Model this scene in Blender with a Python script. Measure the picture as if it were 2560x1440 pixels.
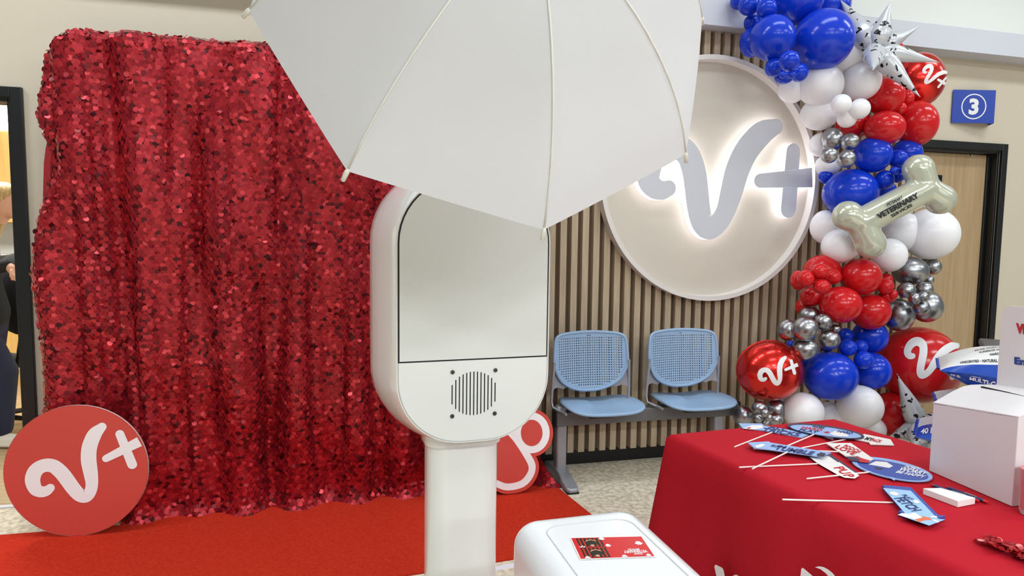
import bpy, bmesh, math, random
from math import pi, sin, cos, sqrt, atan2, hypot
from mathutils import Vector as V, Matrix
random.seed(7)
for o in list(bpy.data.objects): bpy.data.objects.remove(o)
SC = bpy.context.scene
COL = SC.collection

# ---------------------------------------------------------------- camera
F, PITCH, ROLL, TH, EYE = 1620.0, 0.0796, 0.0131, 0.2515, 1.42
CD = V((0, cos(PITCH), -sin(PITCH)))
_u0 = V((0, sin(PITCH), cos(PITCH))); _x0 = V((1, 0, 0))
CR = cos(ROLL)*_x0 + sin(ROLL)*_u0
CU = -sin(ROLL)*_x0 + cos(ROLL)*_u0
CP = V((0, 0, EYE))
cam = bpy.data.objects.new('camera', bpy.data.cameras.new('camera'))
COL.objects.link(cam)
cam.data.sensor_width = 36; cam.data.lens = 36*F/2560; cam.data.clip_start = 0.02
mw = Matrix.Identity(4)
for i in range(3):
    mw[i][0], mw[i][1], mw[i][2], mw[i][3] = CR[i], CU[i], -CD[i], CP[i]
cam.matrix_world = mw
SC.camera = cam

def ray(x, y): return CD + CR*((x-1280)/F) + CU*((720-y)/F)
def at(x, y, z): return CP + ray(x, y)*z
def onz(x, y, h=0.0):
    r = ray(x, y); return CP + r*((h-EYE)/r.z)
T = V((cos(TH), sin(TH), 0)); N = V((-sin(TH), cos(TH), 0)); K = V((0, 0, 1))
B0 = onz(1529, 1150)
def W(s, d, z): return B0 + T*s - N*d + K*z            # along the wall, out from the wall, up
def wl(p): q = p - B0; return q.dot(T), -q.dot(N), p.z
def hit(x, y, p0, n):
    r = ray(x, y); return CP + r*(n.dot(p0-CP)/n.dot(r))
def onw(x, y, d=0.0): return hit(x, y, B0 - N*d, N)
def depth(p): return (p-CP).dot(CD)

# ---------------------------------------------------------------- world, light, exposure
w = bpy.data.worlds.new('world'); SC.world = w; w.use_nodes = True
w.node_tree.nodes['Background'].inputs[0].default_value = (0.9, 0.95, 1, 1)
w.node_tree.nodes['Background'].inputs[1].default_value = 0.25
SC.view_settings.view_transform = 'Standard'; SC.view_settings.look = 'None'
SC.view_settings.gamma = 1; SC.view_settings.use_curve_mapping = False
SC.view_settings.exposure = 0.44
CEIL = 3.7
LIGHTS = [(-4.6, 1.2, 20), (-2.8, 1.2, 20), (-1.0, 1.2, 12), (0.8, 1.2, 8), (2.6, 1.2, 11), (4.4, 1.2, 9),
          (0.3, 3.3, 12), (2.4, 3.3, 24), (4.6, 3.3, 22),
          (-2.4, 6.6, 54), (-0.3, 6.6, 68), (1.8, 6.6, 48), (3.9, 6.6, 14), (-2.4, 9.2, 40), (-0.3, 9.2, 80), (1.8, 9.2, 50), (3.9, 9.2, 18)]
def area(name, p, sx, sy, e, col=(.86, .945, 1), rz=TH):
    l = bpy.data.lights.new(name, 'AREA'); l.shape = 'RECTANGLE'; l.size = sx; l.size_y = sy
    l.energy = e; l.color = col; l.spread = 3.1
    o = bpy.data.objects.new(name, l); COL.objects.link(o); o.location = p; o.rotation_euler = (0, 0, rz)
    return o
for (s, d, e) in LIGHTS: area('ceiling_lamp', W(s, d, CEIL-0.035), 1.15, 0.28, e)
area('room_lamp', W(-4.3, -1.5, 2.62), 1.2, 0.6, 55, (1, .97, .92))

# ---------------------------------------------------------------- materials
def lin(c): return tuple(((v/255)/12.92 if v/255 <= .04045 else ((v/255+.055)/1.055)**2.4) for v in c)+(1,)
MATS = {}
def mat(name, rgb, rough=.5, metal=0, spec=.5, coat=0, noise=None, bump=None, emit=None, trans=0, sheen=0, sss=0):
    if name in MATS: return MATS[name]
    m = bpy.data.materials.new(name); m.use_nodes = True; MATS[name] = m
    nt = m.node_tree; b = nt.nodes['Principled BSDF']
    b.inputs['Base Color'].default_value = lin(rgb); b.inputs['Roughness'].default_value = rough
    b.inputs['Metallic'].default_value = metal; b.inputs['Specular IOR Level'].default_value = spec
    b.inputs['Coat Weight'].default_value = coat; b.inputs['Coat Roughness'].default_value = .05
    b.inputs['Sheen Weight'].default_value = sheen
    if trans: b.inputs['Transmission Weight'].default_value = trans
    if emit: b.inputs['Emission Color'].default_value = lin(emit[0]); b.inputs['Emission Strength'].default_value = emit[1]
    if noise or bump:
        tc = nt.nodes.new('ShaderNodeTexCoord'); mp = nt.nodes.new('ShaderNodeMapping')
        nt.links.new(tc.outputs['Object'], mp.inputs[0])
    if noise:   # (rgb2, scale, stretch, lo, hi)
        rgb2, sc, st, lo, hi = noise
        mp.inputs['Scale'].default_value = st
        n = nt.nodes.new('ShaderNodeTexNoise'); n.inputs['Scale'].default_value = sc; n.inputs['Detail'].default_value = 6
        r = nt.nodes.new('ShaderNodeValToRGB')
        r.color_ramp.elements[0].position = lo; r.color_ramp.elements[0].color = lin(rgb)
        r.color_ramp.elements[1].position = hi; r.color_ramp.elements[1].color = lin(rgb2)
        nt.links.new(mp.outputs[0], n.inputs[0]); nt.links.new(n.outputs[0], r.inputs[0])
        nt.links.new(r.outputs[0], b.inputs['Base Color'])
    if bump:
        sc, st = bump
        n2 = nt.nodes.new('ShaderNodeTexNoise'); n2.inputs['Scale'].default_value = sc; n2.inputs['Detail'].default_value = 4
        bp = nt.nodes.new('ShaderNodeBump'); bp.inputs['Strength'].default_value = st; bp.inputs['Distance'].default_value = .01
        nt.links.new(tc.outputs['Object'], n2.inputs[0]); nt.links.new(n2.outputs[0], bp.inputs['Height'])
        nt.links.new(bp.outputs[0], b.inputs['Normal'])
    return m

paint = mat('wall_paint', (208, 196, 177), .75, bump=(60, .03))
hall_paint = mat('hall_paint', (144, 148, 152), .8)
white_paint = mat('white_paint', (230, 233, 230), .7)
fascia_m = mat('fascia_paint', (208, 210, 220), .6)
black_m = mat('black_metal_frame', (17, 18, 20), .4)
black_base = mat('black_vinyl', (9, 9, 11), .5)
slat_m = mat('slat_oak', (198, 178, 152), .55, noise=((174, 152, 126), 7, (7, 7, .5), .3, .75))
slat_back = mat('slat_backing', (112, 94, 74), .8)
door_m = mat('door_oak', (188, 160, 124), .5, noise=((170, 141, 105), 6, (9, 9, .35), .3, .75))
floor_m = mat('mottled_floor', (232, 221, 200), .75, noise=((188, 174, 150), 38, (1, 1, 1), .38, .66), bump=(120, .25))
wood_floor = mat('plank_floor', (196, 172, 134), .45, noise=((164, 140, 104), 5, (1, 9, 1), .3, .7))
carpet_m = mat('red_carpet_pile', (218, 62, 40), .95, noise=((198, 50, 32), 90, (1, 1, 1), .3, .7), bump=(500, .6), spec=.05)
tape_m = mat('white_tape', (226, 226, 234), .4)
kiosk_m = mat('gloss_white', (238, 239, 236), .16, coat=.5)
panel_m = mat('panel_white', (226, 228, 224), .3)
gap_m = mat('gap_black', (14, 14, 15), .6)
screw_m = mat('screw_steel', (92, 90, 84), .35, .9)
screen_m = mat('screen_glass', (8, 9, 12), .05)
ballot_m = mat('white_card', (230, 226, 229), .45)
paper_m = mat('white_paper', (246, 245, 242), .7)
cloth_m = mat('red_tablecloth', (184, 24, 40), .75, sheen=.0, spec=.15, bump=(700, .15))
print_white = mat('print_white', (238, 236, 238), .5)
print_black = mat('print_black', (26, 26, 34), .5)
print_red = mat('print_red', (196, 40, 48), .5)
print_navy = mat('print_navy', (38, 54, 110), .5)
sign_red = mat('sign_red', (212, 76, 66), .45)
sign_white = mat('sign_white', (252, 251, 253), .45)
foam_edge = mat('foam_edge', (228, 196, 192), .6)
seat_m = mat('blue_plastic', (146, 174, 206), .4)
steel_m = mat('grey_steel', (160, 160, 168), .4, .4)
steel_d = mat('charcoal_steel', (108, 106, 108), .45, .4)
rubber = mat('black_rubber', (20, 20, 20), .6)
blue_sign = mat('blue_sign', (38, 68, 168), .4)
disc_m = mat('sign_disc', (208, 199, 186), .5)
rim_m = mat('sign_rim', (226, 220, 216), .45)
letter_m = mat('letter_face', (206, 208, 216), .4)
glow_m = mat('letter_glow', (255, 255, 255), .4, emit=((248, 248, 255), 2.0))
halo_m = mat('letter_halo', (255, 255, 255), .4, emit=((255, 190, 198), .55))
def balloon_mat(name, rgb, rough, metal=0, coat=.0, spec=.5): return mat(name, rgb, rough, metal, spec, coat)
BM = {'blue': balloon_mat('latex_blue', (16, 58, 200), .17, 0, 0, .35), 'white': balloon_mat('latex_white', (250, 248, 252), .3),
      'red': balloon_mat('latex_red', (206, 26, 32), .17, 0, 0, .4), 'silver': balloon_mat('chrome_silver', (168, 168, 172), .3, 1.0),
      'foilred': balloon_mat('foil_red', (214, 34, 26), .2, .75, .3)}
bone_m = mat('bone_foil', (196, 198, 178), .16, .25, coat=.4)
skin_m = mat('skin', (222, 172, 148), .5)
hair_m = mat('blonde_hair', (206, 178, 126), .5, noise=((166, 134, 86), 14, (6, 6, .6), .35, .65))
navy_m = mat('navy_scrubs', (26, 34, 62), .8)
dark_top = mat('black_jacket', (20, 21, 26), .8)
maple_m = mat('maple', (228, 190, 118), .45, noise=((214, 172, 98), 4, (8, 8, .5), .3, .7))
grey_bin = mat('grey_plastic', (92, 92, 94), .5)
lit_white = mat('bag_white', (232, 232, 232), .3)
lit_blue = mat('bag_blue', (28, 74, 178), .25)
light_diff = mat('light_diffuser', (255, 255, 255), .5, emit=((255, 250, 240), 6))

def spotted(name, base, spot, scale, thr, rough, metal):
    m = bpy.data.materials.new(name); m.use_nodes = True; nt = m.node_tree; b = nt.nodes['Principled BSDF']
    tc = nt.nodes.new('ShaderNodeTexCoord'); v = nt.nodes.new('ShaderNodeTexVoronoi'); v.inputs['Scale'].default_value = scale
    v.inputs['Randomness'].default_value = .9
    nn = nt.nodes.new('ShaderNodeTexNoise'); nn.inputs['Scale'].default_value = scale*1.7
    mx = nt.nodes.new('ShaderNodeMixRGB'); mx.inputs[0].default_value = .06
    nt.links.new(tc.outputs['Object'], mx.inputs[1]); nt.links.new(nn.outputs[1], mx.inputs[2]); nt.links.new(tc.outputs['Object'], nn.inputs[0])
    nt.links.new(mx.outputs[0], v.inputs['Vector'])
    lt = nt.nodes.new('ShaderNodeMath'); lt.operation = 'LESS_THAN'; lt.inputs[1].default_value = thr
    nt.links.new(v.outputs['Distance'], lt.inputs[0])
    mc = nt.nodes.new('ShaderNodeMixRGB'); mc.inputs[1].default_value = lin(base); mc.inputs[2].default_value = lin(spot)
    nt.links.new(lt.outputs[0], mc.inputs[0]); nt.links.new(mc.outputs[0], b.inputs['Base Color'])
    b.inputs['Roughness'].default_value = rough; b.inputs['Metallic'].default_value = metal
    return m
dalm_m = spotted('spotted_foil', (204, 206, 212), (14, 14, 18), 21, .28, .25, .2)

def sequin_material():
    m = bpy.data.materials.new('red_sequins'); m.use_nodes = True; nt = m.node_tree; b = nt.nodes['Principled BSDF']
    g = nt.nodes.new('ShaderNodeNewGeometry'); r = nt.nodes.new('ShaderNodeValToRGB')
    e = r.color_ramp.elements; e[0].position = 0; e[0].color = lin((60, 6, 14)); e[1].position = 1; e[1].color = lin((238, 84, 92))
    for p_, c_ in ((.05, (112, 16, 26)), (.14, (150, 26, 38)), (.86, (188, 42, 52)), (.95, (206, 52, 62))):
        q_ = e.new(p_); q_.color = lin(c_)
    nt.links.new(g.outputs['Random Per Island'], r.inputs[0]); nt.links.new(r.outputs[0], b.inputs['Base Color'])
    b.inputs['Metallic'].default_value = .5; b.inputs['Roughness'].default_value = .34
    return m
sequin_m = sequin_material()
lining_m = mat('red_lining', (150, 22, 30), .8)

def canopy_material():
    m = bpy.data.materials.new('translucent_nylon'); m.use_nodes = True; nt = m.node_tree
    for n in list(nt.nodes):
        if n.type == 'BSDF_PRINCIPLED': nt.nodes.remove(n)
    d = nt.nodes.new('ShaderNodeBsdfDiffuse'); t = nt.nodes.new('ShaderNodeBsdfTranslucent'); mx = nt.nodes.new('ShaderNodeMixShader')
    d.inputs[0].default_value = lin((226, 227, 230)); t.inputs[0].default_value = lin((226, 227, 230)); mx.inputs[0].default_value = .3
    tc = nt.nodes.new('ShaderNodeTexCoord'); n2 = nt.nodes.new('ShaderNodeTexNoise'); n2.inputs['Scale'].default_value = 14
    bp = nt.nodes.new('ShaderNodeBump'); bp.inputs['Strength'].default_value = .12; bp.inputs['Distance'].default_value = .01
    nt.links.new(tc.outputs['Object'], n2.inputs[0]); nt.links.new(n2.outputs[0], bp.inputs['Height']); nt.links.new(bp.outputs[0], d.inputs['Normal'])
    nt.links.new(d.outputs[0], mx.inputs[1]); nt.links.new(t.outputs[0], mx.inputs[2])
    nt.links.new(mx.outputs[0], nt.nodes['Material Output'].inputs[0])
    return m
nylon = canopy_material()

# ---------------------------------------------------------------- helpers
def tag(o, label=None, cat=None, group=None, kind=None):
    if label: o['label'] = label
    if cat: o['category'] = cat
    if group: o['group'] = group
    if kind: o['kind'] = kind
    return o
def empty(name, loc, label=None, cat=None, group=None):
    o = bpy.data.objects.new(name, None); COL.objects.link(o); o.location = loc; o.empty_display_size = .05
    return tag(o, label, cat, group)
def world_loc(o):
    p = V((0, 0, 0))
    while o is not None: p = p + o.location; o = o.parent
    return p
class MB:
    def __init__(s): s.v = []; s.f = []; s.mi = []; s.m = 0
    def face(s, idx): s.f.append(tuple(idx)); s.mi.append(s.m)
    def add(s, vs, fs):
        b = len(s.v); s.v += [V(p) for p in vs]
        for f in fs: s.face([b+i for i in f])
        return s
    def box(s, o, ax, ay, az):      # corner + three edge vectors
        o, ax, ay, az = V(o), V(ax), V(ay), V(az)
        p = [o, o+ax, o+ax+ay, o+ay]; p += [q+az for q in p]
        return s.add(p, [(0, 3, 2, 1), (4, 5, 6, 7), (0, 1, 5, 4), (1, 2, 6, 5), (2, 3, 7, 6), (3, 0, 4, 7)])
    def wbox(s, s0, s1, d0, d1, z0, z1): return s.box(W(s0, d0, z0), T*(s1-s0), -N*(d1-d0), K*(z1-z0))
    def prism(s, pts, ext):         # planar polygon (world points), extruded
        n = len(pts); ext = V(ext); p = [V(q) for q in pts]; p += [q+ext for q in p]
        fs = [tuple(range(n))[::-1], tuple(range(n, 2*n))] + [(i, (i+1) % n, n+(i+1) % n, n+i) for i in range(n)]
        return s.add(p, fs)
    def loft(s, rings, cap0=True, cap1=True, closed=True):
        n = len(rings[0]); vs = [q for r in rings for q in r]; fs = []
        for i in range(len(rings)-1):
            for j in range(n if closed else n-1):
                k = (j+1) % n; fs.append((i*n+j, i*n+k, (i+1)*n+k, (i+1)*n+j))
        if cap0: fs.append(tuple(range(n))[::-1])
        if cap1: fs.append(tuple((len(rings)-1)*n+j for j in range(n)))
        return s.add(vs, fs)
    def tube(s, pts, r, n=8, caps=True):
        pts = [V(p) for p in pts]; rings = []; up = None
        for i, p in enumerate(pts):
            t = (pts[min(i+1, len(pts)-1)]-pts[max(i-1, 0)]).normalized()
            if up is None: up = t.orthogonal().normalized()
            up = (up - t*up.dot(t)).normalized(); sd = t.cross(up)
            rr = r[i] if isinstance(r, (list, tuple)) else r
            rings.append([p + (up*cos(2*pi*j/n) + sd*sin(2*pi*j/n))*rr for j in range(n)])
        return s.loft(rings, caps, caps)
    def limb(s, p0, r0, p1, r1, n=16):
        p0, p1 = V(p0), V(p1); d = (p1-p0); L = d.length; t = d/L; pts = []; rs = []
        for k in range(6): a = pi/2*(k/6); pts.append(p0 - t*r0*cos(a)); rs.append(max(r0*sin(a), 1e-4))
        pts.append(p0); rs.append(r0); pts.append(p1); rs.append(r1)
        for k in range(5, -1, -1): a = pi/2*(k/6); pts.append(p1 + t*r1*cos(a)); rs.append(max(r1*sin(a), 1e-4))
        up = t.orthogonal().normalized(); sd = t.cross(up)
        return s.loft([[p+(up*cos(2*pi*j/n)+sd*sin(2*pi*j/n))*r for j in range(n)] for p, r in zip(pts, rs)])
    def ball(s, c, r, n=24, m=14, ax=None):
        c = V(c); r = V(r) if hasattr(r, '__len__') else V((r, r, r))
        ax = ax or (V((1, 0, 0)), V((0, 1, 0)), V((0, 0, 1)))
        rings = []
        for i in range(m+1):
            a = pi*i/m; a = min(max(a, .01), pi-.01)
            rings.append([c + ax[0]*r.x*sin(a)*cos(2*pi*j/n) + ax[1]*r.y*sin(a)*sin(2*pi*j/n) - ax[2]*r.z*cos(a) for j in range(n)])
        return s.loft(rings)
    def build(s, name, mats, parent=None, smooth=None, bevel=0, seg=2, origin=None):
        if not isinstance(mats, (list, tuple)): mats = [mats]
        if parent is not None: o0 = world_loc(parent)
        elif origin is not None: o0 = V(origin)
        else:
            xs = [p.x for p in s.v]; ys = [p.y for p in s.v]
            o0 = V(((min(xs)+max(xs))/2, (min(ys)+max(ys))/2, min(p.z for p in s.v)))
        me = bpy.data.meshes.new(name); me.from_pydata([p-o0 for p in s.v], [], s.f)
        for m in mats: me.materials.append(m)
        me.polygons.foreach_set('material_index', s.mi)
        bm = bmesh.new(); bm.from_mesh(me); bmesh.ops.recalc_face_normals(bm, faces=bm.faces); bm.to_mesh(me); bm.free()
        if smooth is not None:
            me.shade_smooth()
            if smooth < 179: me.set_sharp_from_angle(angle=math.radians(smooth))
        me.update()
        o = bpy.data.objects.new(name, me); COL.objects.link(o)
        if parent is not None: o.parent = parent
        else: o.location = o0
        if bevel:
            b = o.modifiers.new('bevel', 'BEVEL'); b.width = bevel; b.segments = seg; b.limit_method = 'ANGLE'; b.harden_normals = False
            if smooth is None:
                me.shade_smooth(); me.set_sharp_from_angle(angle=math.radians(60))
        return o

_txt = {}
def text_geo(s, bold=.0):
    """flat letters as (verts, faces), cap height 1, starting at x=0"""
    key = (s, bold)
    if key in _txt: return _txt[key]
    c = bpy.data.curves.new('t', 'FONT'); c.body = s; c.size = 1; c.offset = bold; c.resolution_u = 3; c.fill_mode = 'FRONT'
    o = bpy.data.objects.new('t', c); COL.objects.link(o)
    dg = bpy.context.evaluated_depsgraph_get(); me = bpy.data.meshes.new_from_object(o.evaluated_get(dg))
    vs = [v.co.copy() for v in me.vertices]; fs = [tuple(p.vertices) for p in me.polygons]
    bpy.data.objects.remove(o); bpy.data.curves.remove(c); bpy.data.meshes.remove(me)
    x0 = min(v.x for v in vs); x1 = max(v.x for v in vs); h = .69
    r = ([((v.x-x0)/(x1-x0), v.y/h) for v in vs], fs)     # x 0..1, cap height 1
    _txt[key] = r; return r
def put_text(mb, s, fn, bold=.02):
    vs, fs = text_geo(s, bold); mb.add([fn(u, v) for u, v in vs], fs); return mb

def catmull(P, n=10):
    out = []; L = len(P)
    for i in range(L-1):
        p0, p1, p2, p3 = P[max(i-1, 0)], P[i], P[i+1], P[min(i+2, L-1)]
        for k in range(n):
            t = k/n
            out.append(tuple(.5*((2*b)+(-a+c)*t+(2*a-5*b+4*c-d)*t*t+(-a+3*b-3*c+d)*t**3) for a, b, c, d in zip(p0, p1, p2, p3)))
    out.append(tuple(P[-1])); return out
def ribbon_outline(path):           # [(x, y, half width)] -> left, right and round caps
    L = []; R = []; n = len(path)
    for i, (x, y, h) in enumerate(path):
        a = path[max(i-1, 0)]; b = path[min(i+1, n-1)]; dx, dy = b[0]-a[0], b[1]-a[1]; q = hypot(dx, dy) or 1
        L.append((x-dy/q*h, y+dx/q*h)); R.append((x+dy/q*h, y-dx/q*h))
    return L, R
def fatter(path, k): return [(x_, y_, h_*k) for x_, y_, h_ in path]
def add_ribbon(mb, path, fn, z0, z1, side=None, cap=(True, True)):
    """thick ribbon; fn(x, y, z) -> world; front z1, back z0; side = material slot of the edges"""
    path = list(path)
    def capped(p, q):               # extra stations that round the end
        x, y, h = p; dx, dy = x-q[0], y-q[1]; l = hypot(dx, dy) or 1; out = []
        for k in range(1, 7):
            a = pi/2*k/6.0; out.append((x+dx/l*h*sin(a), y+dy/l*h*sin(a), max(h*cos(a), 1e-4)))
        return out
    if cap[1]: path = path + capped(path[-1], path[-2])
    if cap[0]: path = capped(path[0], path[1])[::-1] + path
    L, R = ribbon_outline(path); n = len(path)
    NL = 4
    fr = []
    for k in range(NL+1):
        t = k/NL; fr.append([(l[0]*(1-t)+r[0]*t, l[1]*(1-t)+r[1]*t) for l, r in zip(L, R)])
    m0 = mb.m
    b = len(mb.v); mb.v += [V(fn(x, y, z1)) for row in fr for x, y in row]
    for k in range(NL):
        for i in range(n-1): mb.face((b+k*n+i, b+k*n+i+1, b+(k+1)*n+i+1, b+(k+1)*n+i))
    if z0 is not None:
        loop = L + R[::-1]; N2 = len(loop); b = len(mb.v)
        mb.v += [V(fn(x, y, z1)) for x, y in loop] + [V(fn(x, y, z0)) for x, y in loop]
        if side is not None: mb.m = side
        for i in range(N2): mb.face((b+i, b+(i+1) % N2, b+N2+(i+1) % N2, b+N2+i))
        mb.m = m0
    return mb

# the V+ mark in a unit disc, upright: measured on the round floor sign, then turned level
_raw = [(368, 762, 33), (340, 782, 40), (300, 787, 45), (258, 765, 50), (237, 700, 55), (252, 640, 55), (290, 602, 53), (345, 587, 53), (400, 600, 54),
        (455, 650, 55), (500, 712, 55), (545, 778, 54), (590, 828, 52), (635, 838, 52), (670, 805, 46), (684, 745, 46), (676, 660, 53), (663, 570, 57),
        (665, 490, 57), (682, 425, 56), (715, 360, 52), (768, 310, 34)]
def norm(x, y): return ((x-571)/549, -(y-640)/500)
_a = math.radians(-22)
def upright(p):
    x, y = p; return (x*cos(_a)-y*sin(_a), x*sin(_a)+y*cos(_a))
LOGO_V = [upright(norm(x, y))+(h/525,) for x, y, h in _raw]
LOGO_V = catmull(LOGO_V, 6)
def seg(p, q, n=8): return [tuple(a+(b-a)*k/n for a, b in zip(p, q)) for k in range(n+1)]
LOGO_P1 = seg(upright(norm(905, 370))+(.063,), upright(norm(998, 610))+(.07,))
LOGO_P2 = seg(upright(norm(796, 555))+(.055,), upright(norm(1058, 434))+(.078,), 12)
def logo(mb, fn, z0, z1, side=None, k=1.0):
    add_ribbon(mb, fatter(LOGO_V, k), fn, z0, z1, side)
    return mb
def plus(mb, fn, z0, z1, side=None, cut=True, k=1.0):
    add_ribbon(mb, fatter(LOGO_P1, k), fn, z0, z1, side)
    add_ribbon(mb, fatter(LOGO_P2, k), fn, z0, z1+.0004, side, cap=(True, not cut))
    return mb

# ================================================================ SETTING
def structure(mb, name, m, **k): return tag(mb.build(name, m, **k), kind='structure')
H_DOOR, DR0, DR1 = 2.085, 2.06, 2.988
DL0, DL1, HL = -4.2, -3.225, 2.067
mb = MB()
mb.wbox(-6.5, DL0, -.12, 0, 0, CEIL); mb.wbox(DL0, DL1, -.12, 0, HL, CEIL); mb.wbox(DL1, DR0, -.12, 0, 0, CEIL)
mb.wbox(DR0, DR1, -.12, 0, H_DOOR, CEIL); mb.wbox(DR1, 6.5, -.12, 0, 0, CEIL)
structure(mb, 'wall_back', paint)
structure(MB().wbox(-6.6, -6.5, -.12, 12, 0, CEIL), 'wall_left', hall_paint)
structure(MB().wbox(6.5, 6.6, -.12, 12, 0, CEIL), 'wall_right', hall_paint)
structure(MB().wbox(-6.6, 6.6, 12, 12.1, 0, CEIL), 'wall_front', hall_paint)
structure(MB().wbox(-6.6, 6.6, -.12, 12.1, CEIL, CEIL+.1), 'ceiling', white_paint)
structure(MB().wbox(-6.6, 6.6, -.0, 12.1, -.1, 0), 'floor', floor_m)
# dropped fascia and the white wall above it
fz0, fz1 = onw(2408, 128, .15).z, onw(2395, 67, .15).z
structure(MB().wbox(-6.5, 6.5, 0, .15, fz0, fz1), 'trim_1', fascia_m)
structure(MB().wbox(-6.5, 6.5, 0, .135, fz1, CEIL), 'trim_2', white_paint)
# slat wall
S_END = wl(onw(2308, 125))[0]
mb = MB(); mb.m = 1; mb.wbox(-1.6, S_END, 0, .012, .0, fz0); mb.m = 0
s = -1.59
while s < S_END-.035:
    mb.wbox(s, s+.040, .012, .056, .088, fz0); s += .0705
structure(mb, 'trim_3', [slat_m, slat_back])
structure(MB().wbox(-1.6, S_END, .012, .020, 0, .088), 'baseboard_back', black_base)
structure(MB().wbox(DR1+.15, 6.5, 0, .012, 0, .1), 'baseboard_right', black_base)
# right door
def frame_mb(s0, s1, h, fw, proud, depthin):
    m = MB()
    for a, b in ((s0-fw, s0), (s1, s1+fw)): m.wbox(a, b, 0, proud, 0, h+fw)
    m.wbox(s0, s1, 0, proud, h, h+fw)
    m.wbox(s0, s0+.02, -depthin, 0, 0, h); m.wbox(s1-.02, s1, -depthin, 0, 0, h); m.wbox(s0+.02, s1-.02, -depthin, 0, h-.02, h)
    m.wbox(s1-.045, s1-.02, -depthin, -.05, 0, h-.02)
    return m
door = empty('door_1', W((DR0+DR1)/2, 0, 0)); tag(door, kind='structure')
dm = MB().wbox(DR0+.022, DR1-.022, -.11, -.065, .01, H_DOOR-.025).build('door_leaf', door_m, door)
frame_mb(DR0, DR1, H_DOOR, .05, .022, .12).build('door_frame', black_m, door, bevel=.003)
a = wl(onw(2356, 438, -.06)); b = wl(onw(2342, 652, -.06))
MB().wbox(a[0]-.13, a[0], -.068, -.06, b[2]-.02, a[2]).build('vision_panel', mat('dark_glass', (14, 15, 17), .1), door)
for (px, py) in ((2420, 384), (2478, 391)):
    p = onw(px, py, -.05); q = wl(p)
    hk = MB(); hk.tube([W(q[0], -.06, q[2]+.03), W(q[0], -.05, q[2]+.032), W(q[0], -.045, q[2]), W(q[0]+.004, -.03, q[2]-.02), W(q[0]+.004, -.018, q[2]-.01)], .004)
    hk.build('coat_hook', mat('chrome', (200, 200, 200), .15, 1), door, smooth=180)
# left doorway
door = empty('door_2', W((DL0+DL1)/2, 0, 0)); tag(door, kind='structure')
frame_mb(DL0, DL1, HL, .05, .022, .12).build('door_frame', black_m, door, bevel=.003)
q = wl(onz(20, 1268))
MB().wbox(DL0, DL1, q[1]-.02, q[1]+.012, 0, .006).build('threshold', tape_m, door)
# the room behind the doorway
structure(MB().wbox(-6.6, -2.5, -3.6, 0, -.1, -.0005), 'floor_hall', wood_floor)
structure(MB().wbox(-6.6, -2.5, -3.7, -3.6, 0, 2.8), 'wall_hall_back', white_paint)
structure(MB().wbox(-2.6, -2.5, -3.6, -.12, 0, 2.8), 'wall_hall_right', white_paint)
structure(MB().wbox(-6.6, -6.5, -3.6, -.12, 0, 2.8), 'wall_hall_left', white_paint)
structure(MB().wbox(-6.6, -2.5, -3.6, -.12, 2.75, 2.85), 'ceiling_hall', white_paint)

# ceiling light fittings
for (s, d, e_) in LIGHTS:
    r = empty('ceiling_light', W(s, d, CEIL), 'recessed linear ceiling light above the waiting area, out of the frame', 'ceiling light', 'linear ceiling lights')
    MB().wbox(s-.62, s+.62, d-.18, d+.18, CEIL-.03, CEIL).build('housing', white_paint, r)

# ================================================================ SEQUIN BACKDROP
DB = .29
root = empty('sequin_backdrop', W(-1.7, DB, 0), 'tall red sequin curtain backdrop behind the red carpet', 'backdrop')
S0, S1, HB = -2.985, -.60, 2.36
LEFT = [(2.36, .08), (2.30, .03), (2.22, .003), (1.93, -.03), (1.84, .004), (1.77, .024), (1.70, .018), (1.62, -.004), (1.54, -.026), (1.437, -.05), (1.33, -.064), (1.18, -.072), (1.07, -.064), (.905, -.05), (.72, -.046), (0, -.042)]
def left_off(z):
    for (z0, a), (z1, b) in zip(LEFT, LEFT[1:]):
        if z1 <= z <= z0: t = (z-z1)/(z0-z1); return b+(a-b)*t
    return LEFT[0][1] if z > 2 else LEFT[-1][1]
FOLDS = [(-2.74, .05, .035), (-2.5, .07, .02), (-2.28, .09, .03), (-1.98, .06, .028), (-1.75, .09, .022), (-1.5, .07, .03), (-1.22, .1, .026), (-.95, .08, .03), (-.7, .07, .025)]
CREASES = [(wl(onw(px, 300, DB+.03))[0], za, zb_c, wd, am) for px, za, zb_c, wd, am in
    ((126, 1.7, 2.4, .02, .05), (228, .3, 2.1, .022, .05), (165, .2, 1.6, .02, .035), (405, 1.6, 2.3, .02, .04), (478, 1.2, 2.05, .024, .055), (318, .2, 1.2, .022, .045), (452, .1, 1.3, .022, .045),
     (560, .9, 1.9, .02, .035), (640, .2, 1.3, .024, .045), (700, 1.3, 2.2, .02, .035), (780, .2, 1.5, .022, .045), (860, .3, 1.4, .02, .04))]
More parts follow.
